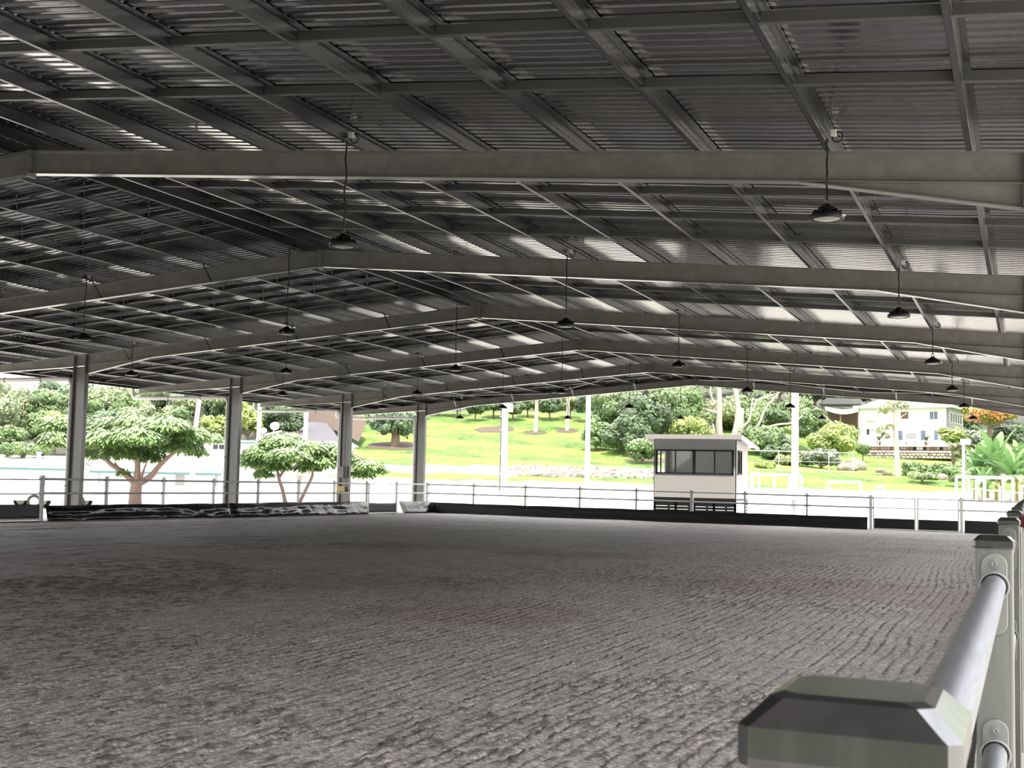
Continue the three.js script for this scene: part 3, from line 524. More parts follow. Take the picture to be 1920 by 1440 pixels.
// wire fence at the top of the lawn
{
  const pts = [1392, 1460, 1554, 1600].map((p) => ground(p, 128)), t = thing('wire_fence', 'thin wire fence with a pale top rail at the foot of the shrubs', 'fence', pts[0].toArray());
  pts.forEach((p, i) => { const q = p.clone().sub(pts[0]); part('fence_post', rod(q, q.clone().add(V(0, 2.2, 0)), 0.05, 0.05, 6), M.farRail, t); if (pts[i + 1]) { const n = pts[i + 1].clone().sub(pts[0]); for (const h of [2.1, 1.1, 0.2]) part('wire', rod(q.clone().add(V(0, h, 0)), n.clone().add(V(0, h, 0)), h > 2 ? 0.05 : 0.015, h > 2 ? 0.05 : 0.015, 5), M.farRail, t); } });
}
{
  const pts = [1818, 1875, 1935].map((p) => ground(p, 92)), t = thing('wire_fence', 'sloping rail fence in front of the banana plants', 'fence', pts[0].toArray());
  pts.forEach((p, i) => { const q = p.clone().sub(pts[0]); part('fence_post', rod(q, q.clone().add(V(0, 1.3, 0)), 0.06, 0.06, 6), M.white, t); if (pts[i + 1]) { const n = pts[i + 1].clone().sub(pts[0]); for (const h of [1.05 - i * 0.15]) part('fence_rail', rod(q.clone().add(V(0, h, 0)), n.clone().add(V(0, h - 0.15, 0)), 0.04, 0.04, 5), M.white, t); } });
}
// low boards round the outdoor arena
[[949, 978, 933.5], [986, 1040, 935], [1046, 1082, 938], [1086, 1130, 939], [1134, 1160, 941], [1168, 1186, 943]].forEach(([a, b, y], i) => {
  const p = at(a, y, 76), q = at(b, y + 1.5, 76); q.y = p.y;
  const t = thing('arena_board', 'grey board on white feet, ' + ['first', 'second', 'third', 'fourth', 'fifth', 'sixth'][i] + ' from the white pole with the box beyond the fence', 'board', [p.x, p.y - 0.2, p.z], 0, 'low boards of the outdoor arena');
  const v = q.clone().sub(p), g = terrain(p.x, -p.z) - p.y + 0.1;
  part('board', bar(V(0, 0.2, 0), V(v.x, 0.2, v.z), 0.04, 0.22), M.concrete, t);
  for (const s of [0.1, 0.9]) part('foot', bar(V(v.x * s, g + 0.1, v.z * s), V(v.x * s, 0.12, v.z * s), 0.2, 0.06), M.white, t);
});

// ---------------------------------------------------------------- buildings
// a box building: front right corner at px/D, front running left to pxL, its right side turned by ang from the line of sight
function placed(pxR, D, pxL, ang) {
  const P = ground(pxR, D), r = V(P.x, 0, P.z).normalize(), c = Math.cos(ang), s = Math.sin(ang), side = V(r.x * c - r.z * s, 0, r.x * s + r.z * c), front = V(side.z, 0, -side.x);
  const px = (p) => { const q = p.clone().sub(V(0, CAM.h, 0)); return 960 + CAM.f * q.dot(RIGHT) / q.dot(FWD); };
  if (px(P.clone().addScaledVector(front, 1)) > pxR) front.negate();
  let L = 1; for (let i = 0; i < 60; i++) { const e = px(P.clone().addScaledVector(front, L)) - pxL; L += e * D / CAM.f * 0.7; }
  // local x runs from the front left corner to the right, local z points out of the front towards the viewer
  return { P, L, turn: Math.atan2(front.z, -front.x), y: P.y, corner: P.clone().addScaledVector(front, L) };
}
{
  const h = placed(1778, 162, 1609, 0.21), D = 162, Y = (y) => at(1690, y, 165).y - h.corner.y, L = h.L;
  const k = L / (1778 - 1609), X = (px) => (px - 1609) * k;
  const yb = Y(846), yt = Y(764);
  const t = thing('house', 'white two storey house on the hillside behind the stone wall', 'house', h.corner.toArray(), h.turn);
  part('front_wall', box(0, L, yb - 3, yt, -0.2, 0), M.wallWhite, t); part('side_wall', box(L - 0.2, L, yb - 3, yt, -9, 0), M.sideShade, t); part('side_wall', box(0, 0.2, yb - 3, yt, -9, 0), M.wallWhite, t); part('back_wall', box(0, L, yb - 3, yt, -9.2, -9), M.wallWhite, t);
  const rf = part('roof', [box(-0.5, L + 0.6, yt + 0.05, yt + 0.3, -9.5, 0.7), prism([[-0.5, yt + 0.3], [L + 0.6, yt + 0.3], [L - 3, yt + 1.3], [3, yt + 1.3]], -8, -1)], M.roofWhite, t);
  part('gutter', box(-0.5, L + 0.6, yt - 0.08, yt + 0.22, 0.7, 0.85), M.concrete, rf);
  const win = (a, b, y0, y1, m, pane) => { const f = part('window', box(X(a) - 0.06, X(b) + 0.06, Y(y1) - 0.06, Y(y0) + 0.06, 0, 0.05), M.white, t); part('window_pane', box(X(a), X(b), Y(y1), Y(y0), 0.05, 0.07), m, f); for (const q of pane ?? []) part('glazing_bar', box(X(q) - 0.03, X(q) + 0.03, Y(y1), Y(y0), 0.07, 0.1), M.white, f); return f; };
  win(1691, 1705, 772, 785, M.brown); win(1745, 1759, 772, 786, M.glassBlue, [1752]); win(1626, 1631, 804, 815, M.glassDark); win(1634, 1639, 804, 815, M.concrete);
  for (const [a, b] of [[1685, 1694], [1728, 1737], [1753, 1760]]) { const f = part('door', box(X(a) - 0.06, X(b) + 0.06, Y(826), Y(806), 0, 0.06), M.white, t); part('door_glass', box(X(a), X(b), Y(825), Y(807), 0.06, 0.08), M.glassBlue, f); }
  const hb = part('awning_hood', box(X(1624), X(1644), Y(788.5), Y(787), 0, 0.5), M.roofWhite, t);
  for (let i = 0; i < 5; i++) { const z = -1.2 - i * 1.45; const f = part('window', box(L, L + 0.05, Y(791), Y(772), z - 0.95, z), M.white, t); part('window_pane', box(L + 0.05, L + 0.07, Y(790), Y(773), z - 0.85, z - 0.1), M.glassDark, f); }
  const pt = (a, b, y0, y1, z) => [X(a), X(b), Y(y1), Y(y0), z];
  const bench = thing('bench_seat', 'dark slatted bench standing against the white house', 'bench'); { bench.position.copy(t.position); bench.rotation.copy(t.rotation); const s = [];
    part('backrest', [box(X(1702), X(1722), Y(822), Y(820.8), 0.5, 0.58), box(X(1702), X(1722), Y(815), Y(813.8), 0.5, 0.58), ...Array.from({ length: 8 }, (_, i) => box(X(1702.5 + i * 2.6), X(1703.7 + i * 2.6), Y(822), Y(814), 0.52, 0.56))], M.steelDark, bench);
    part('seat', box(X(1702), X(1722), Y(829), Y(828), 0.5, 1.2), M.steelDark, bench); for (const q of [1703, 1721]) part('leg', box(X(q), X(q + 0.8), Y(834), Y(828), 0.55, 1.15), M.steelDark, bench); }
  // terrace with a brick base and stone wall
  const tr = structure('terrace_wall'); tr.position.copy(t.position); tr.rotation.copy(t.rotation);
  part('terrace_slab', box(X(1640), X(1800), Y(837) - 0.15, Y(836) - 0.04, -0.1, 3.4), M.concrete, tr);
  reseed(77); for (let i = 0; i < 26; i++) { const a = 1641 + i * 6; if ([9, 14, 17, 22].includes(i)) continue; part('block', rbox(X(a), X(a + 5.8), Y(845), Y(837), 3.0, 3.3, 0.06), [M.brown, M.brick, M.concrete][Math.floor(rnd() * 2.3)], tr); }
  part('terrace_core', box(X(1641), X(1797), Y(862), Y(838), 0, 2.9), M.black, tr);
  for (let r = 0; r < 3; r++) for (let i = 0; i < 22; i++) { const w = 7.4, a = 1632 + (i + (r % 2) * 0.5) * w; part('stone', rbox(X(a + 0.2), X(a + w - 0.3), Y(861 - r * 5 + 0.1), Y(856 - r * 5 + 0.5), 3.3, 3.9 + rr(0, 0.12), 0.1), [M.stone, M.stone, M.rock][Math.floor(rnd() * 2.3)], tr); }
  const rl = thing('railing', 'thin white railing on the terrace of the house', 'railing'); rl.position.copy(t.position); rl.rotation.copy(t.rotation);
  part('top_rail', rod(V(X(1650), Y(829), 3.1), V(X(1780), Y(829), 3.1), 0.05), M.white, rl); for (let i = 0; i < 14; i++) part('baluster', rod(V(X(1650 + i * 10), Y(836.5), 3.1), V(X(1650 + i * 10), Y(829), 3.1), 0.035), M.white, rl);
  const pots = [[1657, 'brown pot plant at the left end of the terrace'], [1690, 'dark pot plant beside the first blue door'], [1745, 'pot plant between the right hand doors']];
  for (const [a, l] of pots) { const p = thing('pot_plant', l, 'pot plant'); p.position.copy(t.position); p.rotation.copy(t.rotation); part('pot', lathe([[0, 0], [0.2, 0], [0.28, 0.5], [0.25, 0.5], [0.22, 0.45], [0, 0.45]], 14).translate(X(a), Y(836), 2), M.brown, p); const s = []; for (let i = 0; i < 14; i++) { const an = i * 2.4, c = V(X(a), Y(836) + 0.45, 2); s.push(tube([c, c.clone().add(V(Math.cos(an) * 0.25, 0.6, Math.sin(an) * 0.25)), c.clone().add(V(Math.cos(an) * 0.6, 0.6 + 0.3 * rnd(), Math.sin(an) * 0.6))], [0.03, 0.06, 0.005], 4)); } part('foliage', s, std([0.05, 0.1, 0.03], 0.7), p); }
}
// dark shed with a white sail above the yellow green bushes
{
  const h = placed(1612, 176, 1540, 0.05), Y = (y) => at(1575, y, 176).y - h.corner.y, L = h.L, t = thing('shed', 'dark open shed on the hill left of the white house', 'shed', h.corner.toArray(), h.turn);
  part('wall', box(0, L, Y(800), Y(768), -5.2, -5), M.brown, t); for (const x of [0.2, L * 0.5, L - 0.2]) part('post', box(x - 0.1, x + 0.1, Y(800), Y(760), -0.2, 0), M.bark, t);
  part('roof', prism([[-0.4, Y(757)], [L + 0.4, Y(757)], [L + 0.1, Y(747)], [0.8, Y(745)]], -6, 0.6), M.steelDark, t);
  const s = thing('shade_sail', 'white curved shade sail hanging from the dark shed', 'shade sail', h.corner.toArray(), h.turn), pos = [], idx = [], n = 20;
  for (let i = 0; i <= n; i++) { const u = i / n, sag = Math.sin(Math.PI * u); for (const [dy, z] of [[0, 0.9], [-0.5 - 0.2 * sag, 1.1]]) pos.push(lerp(0.6, L * 1.05, u), lerp(Y(762), Y(763), u) - 0.35 * sag + dy, z); if (i < n) idx.push(i * 2, i * 2 + 2, i * 2 + 1, i * 2 + 1, i * 2 + 2, i * 2 + 3); }
  const g = new THREE.BufferGeometry(); g.setAttribute('position', new THREE.Float32BufferAttribute(pos, 3)); g.setIndex(idx); g.computeVertexNormals(); part('sail', g, M.white, s);
}
// sheds on the left
function gable(pxL, pxR, D, eave, ridge, ang, label, roofM, depth = 9, base) {
  const h = placed(pxR, D, pxL, ang), cx = (pxL + pxR) / 2, Y = (y) => at(cx, y, D).y - h.corner.y, L = h.L, t = thing('building', label, 'building', h.corner.toArray(), h.turn);
  const e = Y(eave), r = Y(ridge);
  part('front_wall', box(0, L, -1.5, e, -0.2, 0), M.wallWhite, t);
  for (const x of [0, L - 0.2]) part('end_wall', prism([[0, -1.5], [0, e], [-depth / 2, r - 0.15], [-depth, e], [-depth, -1.5]], 0, 0.2).applyMatrix4(new THREE.Matrix4().makeBasis(V(0, 0, 1), V(0, 1, 0), V(-1, 0, 0)).setPosition(x + 0.2, 0, 0)), M.wallWhite, t);
  part('back_wall', box(0, L, -1.5, e, -depth, -depth + 0.2), M.wallWhite, t);
  const rf = [];
  for (const s of [0, 1]) { const a = s ? V(-0.4, e - 0.1, -depth - 0.5) : V(-0.4, e - 0.1, 0.5), b = V(-0.4, r, -depth / 2); const m = bar(a, b, 1, 0.06, V(1, 0, 0)); rf.push(prism([[a.z, a.y], [b.z, b.y], [b.z, b.y + 0.07], [a.z, a.y + 0.07]], 0, L + 0.8).applyMatrix4(new THREE.Matrix4().makeBasis(V(0, 0, 1), V(0, 1, 0), V(-1, 0, 0)).setPosition(L + 0.4, 0, 0))); }
  const q = part('roof', rf, roofM, t);
  for (let x = 0; x < L; x += 1.2) part('roof_rib', [bar(V(x, e - 0.02, 0.5), V(x, r + 0.08, -depth / 2), 0.05, 0.03, V(1, 0, 0))], roofM, q);
  part('gutter', box(-0.4, L + 0.4, e - 0.2, e - 0.02, 0.5, 0.62), M.teal, q);
  return { t, X: (px) => (px - pxL) * L / (pxR - pxL), Y, L, e, r, q };
}
{
  const a = gable(-60, 128, 100, 876, 861, 0.2, 'long low white building at the left edge behind the fence', M.roofWhite, 12);
  for (const [px, py, l] of [[43, 846, 'left'], [112, 830, 'right']]) part('vent_pipe', [rod(V(a.X(px), a.r - 1, -5), V(a.X(px), a.Y(py), -5), 0.16, 0.16, 10), new THREE.CylinderGeometry(0.24, 0.24, 0.12, 10).translate(a.X(px), a.Y(py), -5)], M.white, a.t);
  const b = gable(182, 408, 92, 884, 838, 0.25, 'white shed with a wide sloping white roof behind the larger flat-topped tree', M.roofWhite, 14);
  part('door', box(b.X(329), b.X(345), b.Y(922), b.Y(884) , 0, 0.08), M.concrete, b.t);
  part('downpipe', rod(V(b.X(186), b.Y(925), 0.4), V(b.X(186), b.Y(880), 0.4), 0.06), M.white, b.t);
  const c = gable(380, 640, 116, 829, 826, 0.15, 'pale building with a teal gutter behind the smaller flat-topped tree', M.roofWhite, 8);
  for (const [p, q] of [[398, 407], [409, 419]]) { const f = part('window', box(c.X(p) - 0.05, c.X(q) + 0.05, c.Y(853), c.Y(835), 0, 0.06), M.white, c.t); part('window_pane', box(c.X(p), c.X(q), c.Y(852), c.Y(836), 0.06, 0.09), M.glassDark, f); }
  part('awning', box(c.X(440), c.X(466), c.Y(895), c.Y(893), 0, 1.2), M.bracket, c.t);
  // satellite dishes on that roof
  const mk = (px, py, r, l) => { const p = at(px, py, 114), t = thing('satellite_dish', l, 'satellite dish', p.toArray(), 0.5), foot = at(px - 4, 826, 114).sub(p); part('dish', new THREE.SphereGeometry(r * 1.4, 16, 8, 0, Math.PI * 2, 0, 0.75).translate(0, -r * 1.4, 0).rotateX(1.1), M.white, t); part('mast', rod(foot, V(0, -0.1, 0), 0.05), M.white, t); part('feed_arm', rod(V(0, -0.3, 0), V(0.1, -0.1, 0.8), 0.03), M.white, t); };
  mk(515, 797, 0.45, 'larger white satellite dish on the pale building'); mk(494, 806, 0.32, 'smaller white satellite dish on the pale building');
  const p = at(512, 812, 114), t = thing('antenna', 'flat white aerial below the satellite dishes', 'antenna', p.toArray()); part('boom', bar(V(-0.9, -0.15, 0), V(0.9, 0.2, 0), 0.1, 0.12), M.white, t); part('mast', rod(V(0, 0, 0), V(0, -1, 0), 0.05), M.white, t);
  // table under the smaller tree
  const tb = at(562, 890, 80), tt = thing('picnic_table', 'yellowish topped table under the smaller flat-topped tree', 'table', [tb.x, terrain(tb.x, -tb.z), tb.z]), ht = tb.y - terrain(tb.x, -tb.z); part('tabletop', rbox(-1.4, 1.4, ht - 0.06, ht, -0.5, 0.5, 0.02), M.yellow, tt); part('pedestal', lathe([[0.3, 0], [0.12, 0.1], [0.1, ht - 0.4], [0.25, ht - 0.06]], 12), M.bracket, tt);
}
// vehicles by the left edge: white cars, tops and wheels above the black sheet
function car(px, D, turn, label) {
  const p = ground(px, D), t = thing('car', label, 'car', [p.x, p.y, p.z], turn);
  const sh = (pts, w) => prism(pts, -w, w);
  part('body', sh([[-2.1, 0.35], [-2.15, 0.75], [-1.2, 0.9], [-0.6, 1.42], [0.9, 1.45], [1.6, 0.98], [2.1, 0.9], [2.15, 0.4]], 0.85), M.white, t);
  part('window_band', [sh([[-1.0, 0.92], [-0.52, 1.36], [0.1, 1.38], [0.1, 0.95]], 0.87), sh([[0.2, 0.95], [0.2, 1.38], [0.85, 1.38], [1.4, 0.98]], 0.87)], M.glassPale, t);
  for (const x of [-1.35, 1.35]) for (const z of [-0.78, 0.78]) { const w = part('wheel', new THREE.CylinderGeometry(0.34, 0.34, 0.22, 20).rotateX(Math.PI / 2).translate(x, 0.34, z), M.rubber, t); part('hub', new THREE.CylinderGeometry(0.2, 0.2, 0.24, 14).rotateX(Math.PI / 2).translate(x, 0.34, z), M.white, w); }
}
car(18, 60, 0.5, 'white car parked behind the gate at the left edge'); car(100, 62, 0.5, 'white car parked behind the leftmost column');
// uphill road and brown bank
{
  const strip = (rows, mat, name) => { const pos = [], idx = []; rows.forEach((r, i) => { for (const p of r) pos.push(p.x, p.y, p.z); if (i) { const a = (i - 1) * 2; idx.push(a, a + 2, a + 1, a + 1, a + 2, a + 3); } }); const g = new THREE.BufferGeometry(); g.setAttribute('position', new THREE.Float32BufferAttribute(pos, 3)); g.setIndex(idx); g.computeVertexNormals(); part(name, g, mat, scene).userData.kind = 'structure'; };
  const G = (px, D, dy) => { const p = ground(px, D); p.y += dy; return p; };
  strip([[G(560, 128, 0.3), G(660, 126, 0.3)], [G(562, 140, 0.8), G(645, 138, 0.8)], [G(560, 152, 1.2), G(625, 150, 1.2)], [G(562, 165, 1.3), G(606, 163, 1.3)], [G(566, 178, 1.2), G(590, 176, 1.2)]], M.asphalt, 'road');
  const rows = []; for (let i = 0; i <= 8; i++) { const px = 568 + i * 13, D = 168 - i * 3.2; rows.push([G(px, D, 0.9), G(px + 14, D + 9, 4.2 - i * 0.28)]); } strip(rows, M.mulch, 'bank');
}
// mulch beds on the lawn
for (const [i, [px, D, rx, rz]] of [[745, 146, 3.6, 3.6], [928, 163, 2.6, 3], [1004, 161, 1.4, 2], [1063, 163, 1.4, 2], [1225, 138, 3, 3]].entries()) {
  const pos = [], idx = [], c = ground(px, D), n = 28; pos.push(c.x, c.y + 0.12, c.z);
  for (let k = 0; k < n; k++) { const a = k / n * 6.283, w = 0.85 + 0.3 * noise(k * 0.6, i * 5), x = c.x + Math.cos(a) * rx * w, z = c.z + Math.sin(a) * rz * w; pos.push(x, terrain(x, -z) + 0.04, z); idx.push(0, 1 + (k + 1) % n, 1 + k); }
  const g = new THREE.BufferGeometry(); g.setAttribute('position', new THREE.Float32BufferAttribute(pos, 3)); g.setIndex(idx); g.computeVertexNormals(); const m = part(i ? 'mulch_bed_' + String(i).padStart(3, '0') : 'mulch_bed', g, M.mulch, scene); m.userData.kind = 'structure';
}
// rocks
function rockGeo(s, sd) { const g = new THREE.IcosahedronGeometry(s, 2), p = g.attributes.position; for (let i = 0; i < p.count; i++) { const v = V(p.getX(i), p.getY(i), p.getZ(i)), k = 0.75 + 0.5 * noise(v.x / s * 1.3 + sd * 3.1, v.y / s * 1.3 + v.z / s * 1.7 + sd); p.setXYZ(i, v.x * k * 1.25, v.y * k * 0.8, v.z * k); } g.computeVertexNormals(); return g; }
{
  const rocks = [], c = new THREE.Color();
  reseed(5); const gm = mergeGeometries([rockGeo(0.3, 1)]), list = [];
  for (let i = 0; i < 900; i++) { const px = rr(960, 1235), p = ground(px, rr(119.5, 126)); list.push([p, rr(0.4, 1.2)]); }
  const im = new THREE.InstancedMesh(gm, M.rock, list.length), m4 = new THREE.Matrix4(); list.forEach(([p, s], i) => { im.setMatrixAt(i, m4.compose(p, new THREE.Quaternion().setFromEuler(new THREE.Euler(rnd() * 6, rnd() * 6, rnd() * 6)), V(s, s, s))); im.setColorAt(i, c.setRGB(0.9 + 0.5 * rnd(), 0.9 + 0.5 * rnd(), 0.95 + 0.5 * rnd())); });
  shade(im); im.name = 'riprap_stones'; im.userData = { kind: 'stuff', label: 'pale riprap stones along the foot of the grass slope', category: 'stones' }; scene.add(im);
  const R = [[1591, 135, 890, 0.9, 'tall brown boulder at the left edge of the lawn below the house'], [1607, 142, 876, 0.85, 'rounded brown boulder at the top of the lawn'], [1600, 152, 862, 0.7, 'brown boulder beside the grass step below the house'], [1650, 131, 882, 0.45, 'flat pale rock in the lawn left of the pale trunk'], [1663, 127, 888, 0.4, 'small pale rock at the foot of the pale trunk'], [1718, 124, 893, 0.5, 'pale rock under the low shrubs'], [1743, 124, 894, 0.6, 'brownish rock under the low shrubs'], [1768, 124, 893, 0.5, 'white rock right of the low shrubs'], [1712, 140, 862, 0.5, 'rock above the low shrubs under the stone wall']];
  R.forEach(([px, D, y, s, l], i) => { const p = ground(px, D); const m = solo('boulder', rockGeo(s, i + 3), M.rock, l, 'boulder'); m.position.copy(p).add(V(0, s * 0.3, 0)); });
}

// ---------------------------------------------------------------- trees and shrubs
function leafCards(out, c, n, r, size, asp, tint, flat = 0, up = 0.25) {
  for (let i = 0; i < n; i++) {
    const dir = V(rnd() - 0.5, rnd() - 0.5 + up, rnd() - 0.5).normalize(), p = V(c.x + dir.x * r.x * (0.72 + 0.42 * rnd()), c.y + dir.y * r.y * (0.72 + 0.42 * rnd()), c.z + dir.z * r.z * (0.72 + 0.42 * rnd()));
    const nrm = dir.clone().add(V(rnd() - 0.5, rnd() - 0.5 + flat, rnd() - 0.5).multiplyScalar(1.3)).normalize();
    const a = V(rnd() - 0.5, (rnd() - 0.5) * (1 - 0.7 * flat) - 0.15, rnd() - 0.5).cross(nrm).normalize(), b = a.clone().cross(nrm), L = size * rr(0.6, 1.3), W = L * asp;
    const P = [p.clone().addScaledVector(a, -L / 2), p.clone().addScaledVector(b, W / 2).addScaledVector(nrm, -L * 0.1), p.clone().addScaledVector(a, L / 2), p.clone().addScaledVector(b, -W / 2).addScaledVector(nrm, -L * 0.1)];
    const k = tint * rr(0.55, 1.3), wn = dir.clone().multiplyScalar(0.6).add(nrm).normalize();
    const gn = P[1].clone().sub(P[0]).cross(P[2].clone().sub(P[0])); if (gn.dot(wn) < 0) P.reverse();
    for (const q of [0, 1, 2, 0, 2, 3]) { out.p.push(P[q].x, P[q].y, P[q].z); out.n.push(wn.x, wn.y, wn.z); out.c.push(k * rr(0.95, 1.05), k, k * 0.95); }
  }
}
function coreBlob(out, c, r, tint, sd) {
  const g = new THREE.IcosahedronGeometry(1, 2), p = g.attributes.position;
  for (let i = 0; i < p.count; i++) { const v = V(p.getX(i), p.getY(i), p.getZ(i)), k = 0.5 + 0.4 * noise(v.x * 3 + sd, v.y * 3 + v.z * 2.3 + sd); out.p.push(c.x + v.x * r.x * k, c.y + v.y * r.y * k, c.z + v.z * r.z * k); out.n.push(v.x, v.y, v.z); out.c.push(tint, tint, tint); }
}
function leafGeo(out) { const g = new THREE.BufferGeometry(); g.setAttribute('position', new THREE.Float32BufferAttribute(out.p, 3)); g.setAttribute('normal', new THREE.Float32BufferAttribute(out.n, 3)); g.setAttribute('color', new THREE.Float32BufferAttribute(out.c, 3)); g.setAttribute('uv', new THREE.Float32BufferAttribute(new Float32Array(out.p.length / 3 * 2), 2)); return g; }
const GREEN = { dark: [0.1, 0.17, 0.075], mid: [0.19, 0.3, 0.11], blue: [0.19, 0.29, 0.17], yellow: [0.36, 0.46, 0.13], pale: [0.36, 0.45, 0.25], grey: [0.27, 0.32, 0.26], fern: [0.18, 0.31, 0.085], gold: [0.5, 0.44, 0.1], olive: [0.27, 0.3, 0.14], banana: [0.19, 0.35, 0.12] };
const LM = {}; for (const k in GREEN) LM[k] = leafMat(GREEN[k]);
let treeSeed = 100;
// crown: top pixel, half width in pixels, bottom pixel
function tree(name, cat, label, px, D, top, half, bot, col, opt = {}) {
  reseed(treeSeed++);
  const base = ground(px, D), mpp = D / CAM.f, r = half * mpp, yT = at(px, top, D).y - base.y, yB = Math.max(opt.low ? -0.3 : 0.6, at(px, bot, D).y - base.y), h = (yT - yB) / 2, cy = (yT + yB) / 2;
  const t = thing(name, label, cat, base.toArray(), 0, opt.group), out = { p: [], n: [], c: [] };
  const size = opt.leaf ?? clamp(D * 0.0032, 0.16, 0.6), nb = opt.blobs ?? Math.round(clamp(16 + r * 2.2, 12, 34));
  for (let i = 0; i < nb; i++) {
    const a = i * 2.399 + rnd(), q = Math.sqrt((i + 0.5) / nb), el = (rnd() - 0.45) * 1.8, br = Math.min(r, h * 1.4) * rr(0.3, 0.46);
    const ce = Math.sqrt(Math.max(0.05, 1 - Math.pow(el * 0.62, 2)));
    const c = V(Math.cos(a) * (r - br * 0.75) * q * ce, cy + el * 0.62 * (h - br * 0.5), Math.sin(a) * (r - br * 0.75) * q * ce), R = V(br, br * 0.82, br);
    const tint = rr(0.8, 1.2);
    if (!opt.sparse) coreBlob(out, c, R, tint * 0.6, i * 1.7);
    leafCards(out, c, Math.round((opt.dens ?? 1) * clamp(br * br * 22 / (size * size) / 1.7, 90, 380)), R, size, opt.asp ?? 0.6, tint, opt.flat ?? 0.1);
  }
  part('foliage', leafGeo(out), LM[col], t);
  const tm = opt.bark ?? M.bark, tw = opt.trunk ?? clamp(r * 0.06, 0.07, 0.45), g = [tube([V(0, -0.3, 0), V(0.1 * r * (rnd() - 0.5), yB * 0.6 + 0.3, 0), V(0, cy, 0)], [tw * 1.15, tw, tw * 0.6], 8)];
  for (let i = 0; i < 4; i++) { const a = i * 1.6 + rnd(), y = lerp(Math.min(yB, cy) * 0.9, cy, 0.3 + 0.2 * i * rnd()); g.push(tube([V(0, y, 0), V(Math.cos(a) * r * 0.35, y + h * 0.4, Math.sin(a) * r * 0.35), V(Math.cos(a) * r * 0.6, y + h * 0.8, Math.sin(a) * r * 0.6)], [tw * 0.55, tw * 0.4, tw * 0.2], 6)); }
  part('trunk', g, tm, t);
  return t;
}
const HG = 'trees on the hillside behind the left sheds', BG = 'trees on the hill crest behind the lawn';  // haze over the left hill trees is put into their paler leaf colours
[[-30, 170, 690, 75, 850, 'pale', 'pale tall tree cut by the left edge of the photo'], [48, 205, 722, 55, 860, 'pale', 'hazy pale tree high on the hill above the dome shaped bush'], [122, 212, 698, 62, 850, 'blue', 'hazy blue green tree high on the hill directly left of the leftmost column'], [205, 210, 712, 55, 840, 'pale', 'hazy pale tree high on the hill directly right of the leftmost column'], [285, 214, 700, 60, 840, 'pale', 'hazy tree high on the hill above the middle of the larger flat-topped tree'], [362, 210, 706, 52, 840, 'blue', 'hazy dark tree high on the hill behind the leaning pole'], [432, 205, 712, 50, 840, 'mid', 'hill tree behind the second column from the left'],
  [64, 172, 768, 36, 865, 'mid', 'rounded mid green tree behind the dome shaped bush'], [103, 166, 750, 34, 862, 'yellow', 'bright yellow green tree left of the leftmost column'], [12, 160, 792, 40, 870, 'mid', 'low green tree at the left edge above the dome shaped bush'], [185, 175, 760, 48, 865, 'blue', 'blue green tree right of the leftmost column behind the larger flat-topped tree'], [255, 178, 745, 42, 862, 'pale', 'pale round tree behind the top of the larger flat-topped tree'], [322, 172, 752, 40, 860, 'mid', 'green tree left of the leaning pole'], [398, 160, 765, 34, 850, 'yellow', 'bright yellow green tree right of the leaning pole'], [462, 150, 735, 34, 840, 'yellow', 'yellow green tree between the second column and the pale pole'], [512, 152, 738, 36, 842, 'dark', 'dark green tree directly behind the satellite dishes'], [545, 156, 748, 30, 845, 'dark', 'dark green tree right of the satellite dishes'], [478, 190, 700, 46, 800, 'mid', 'tall hill tree above the pale pole'], [560, 195, 705, 46, 800, 'mid', 'tall hill tree above the uphill road'],
  [148, 190, 728, 44, 855, 'mid', 'green hill tree partly hidden by the leftmost column'], [235, 195, 728, 40, 850, 'mid', 'green hill tree right of the leftmost column, above the shed roof'], [345, 192, 725, 44, 850, 'pale', 'pale hill tree directly left of the leaning pole top'], [85, 195, 722, 46, 858, 'mid', 'green hill tree above the bright yellow green tree'], [10, 192, 730, 46, 860, 'olive', 'olive hill tree at the left edge'], [300, 165, 785, 36, 862, 'mid', 'low green tree behind the right part of the larger flat-topped tree'], [225, 165, 790, 34, 862, 'dark', 'low dark tree behind the left part of the larger flat-topped tree'], [600, 186, 730, 36, 782, 'dark', 'dark tree at the top of the uphill road'],
].forEach(([px, D, a, hw, b, c, l]) => tree('broadleaf_tree', 'tree', l, px, D, a, hw, b, c, { group: HG }));
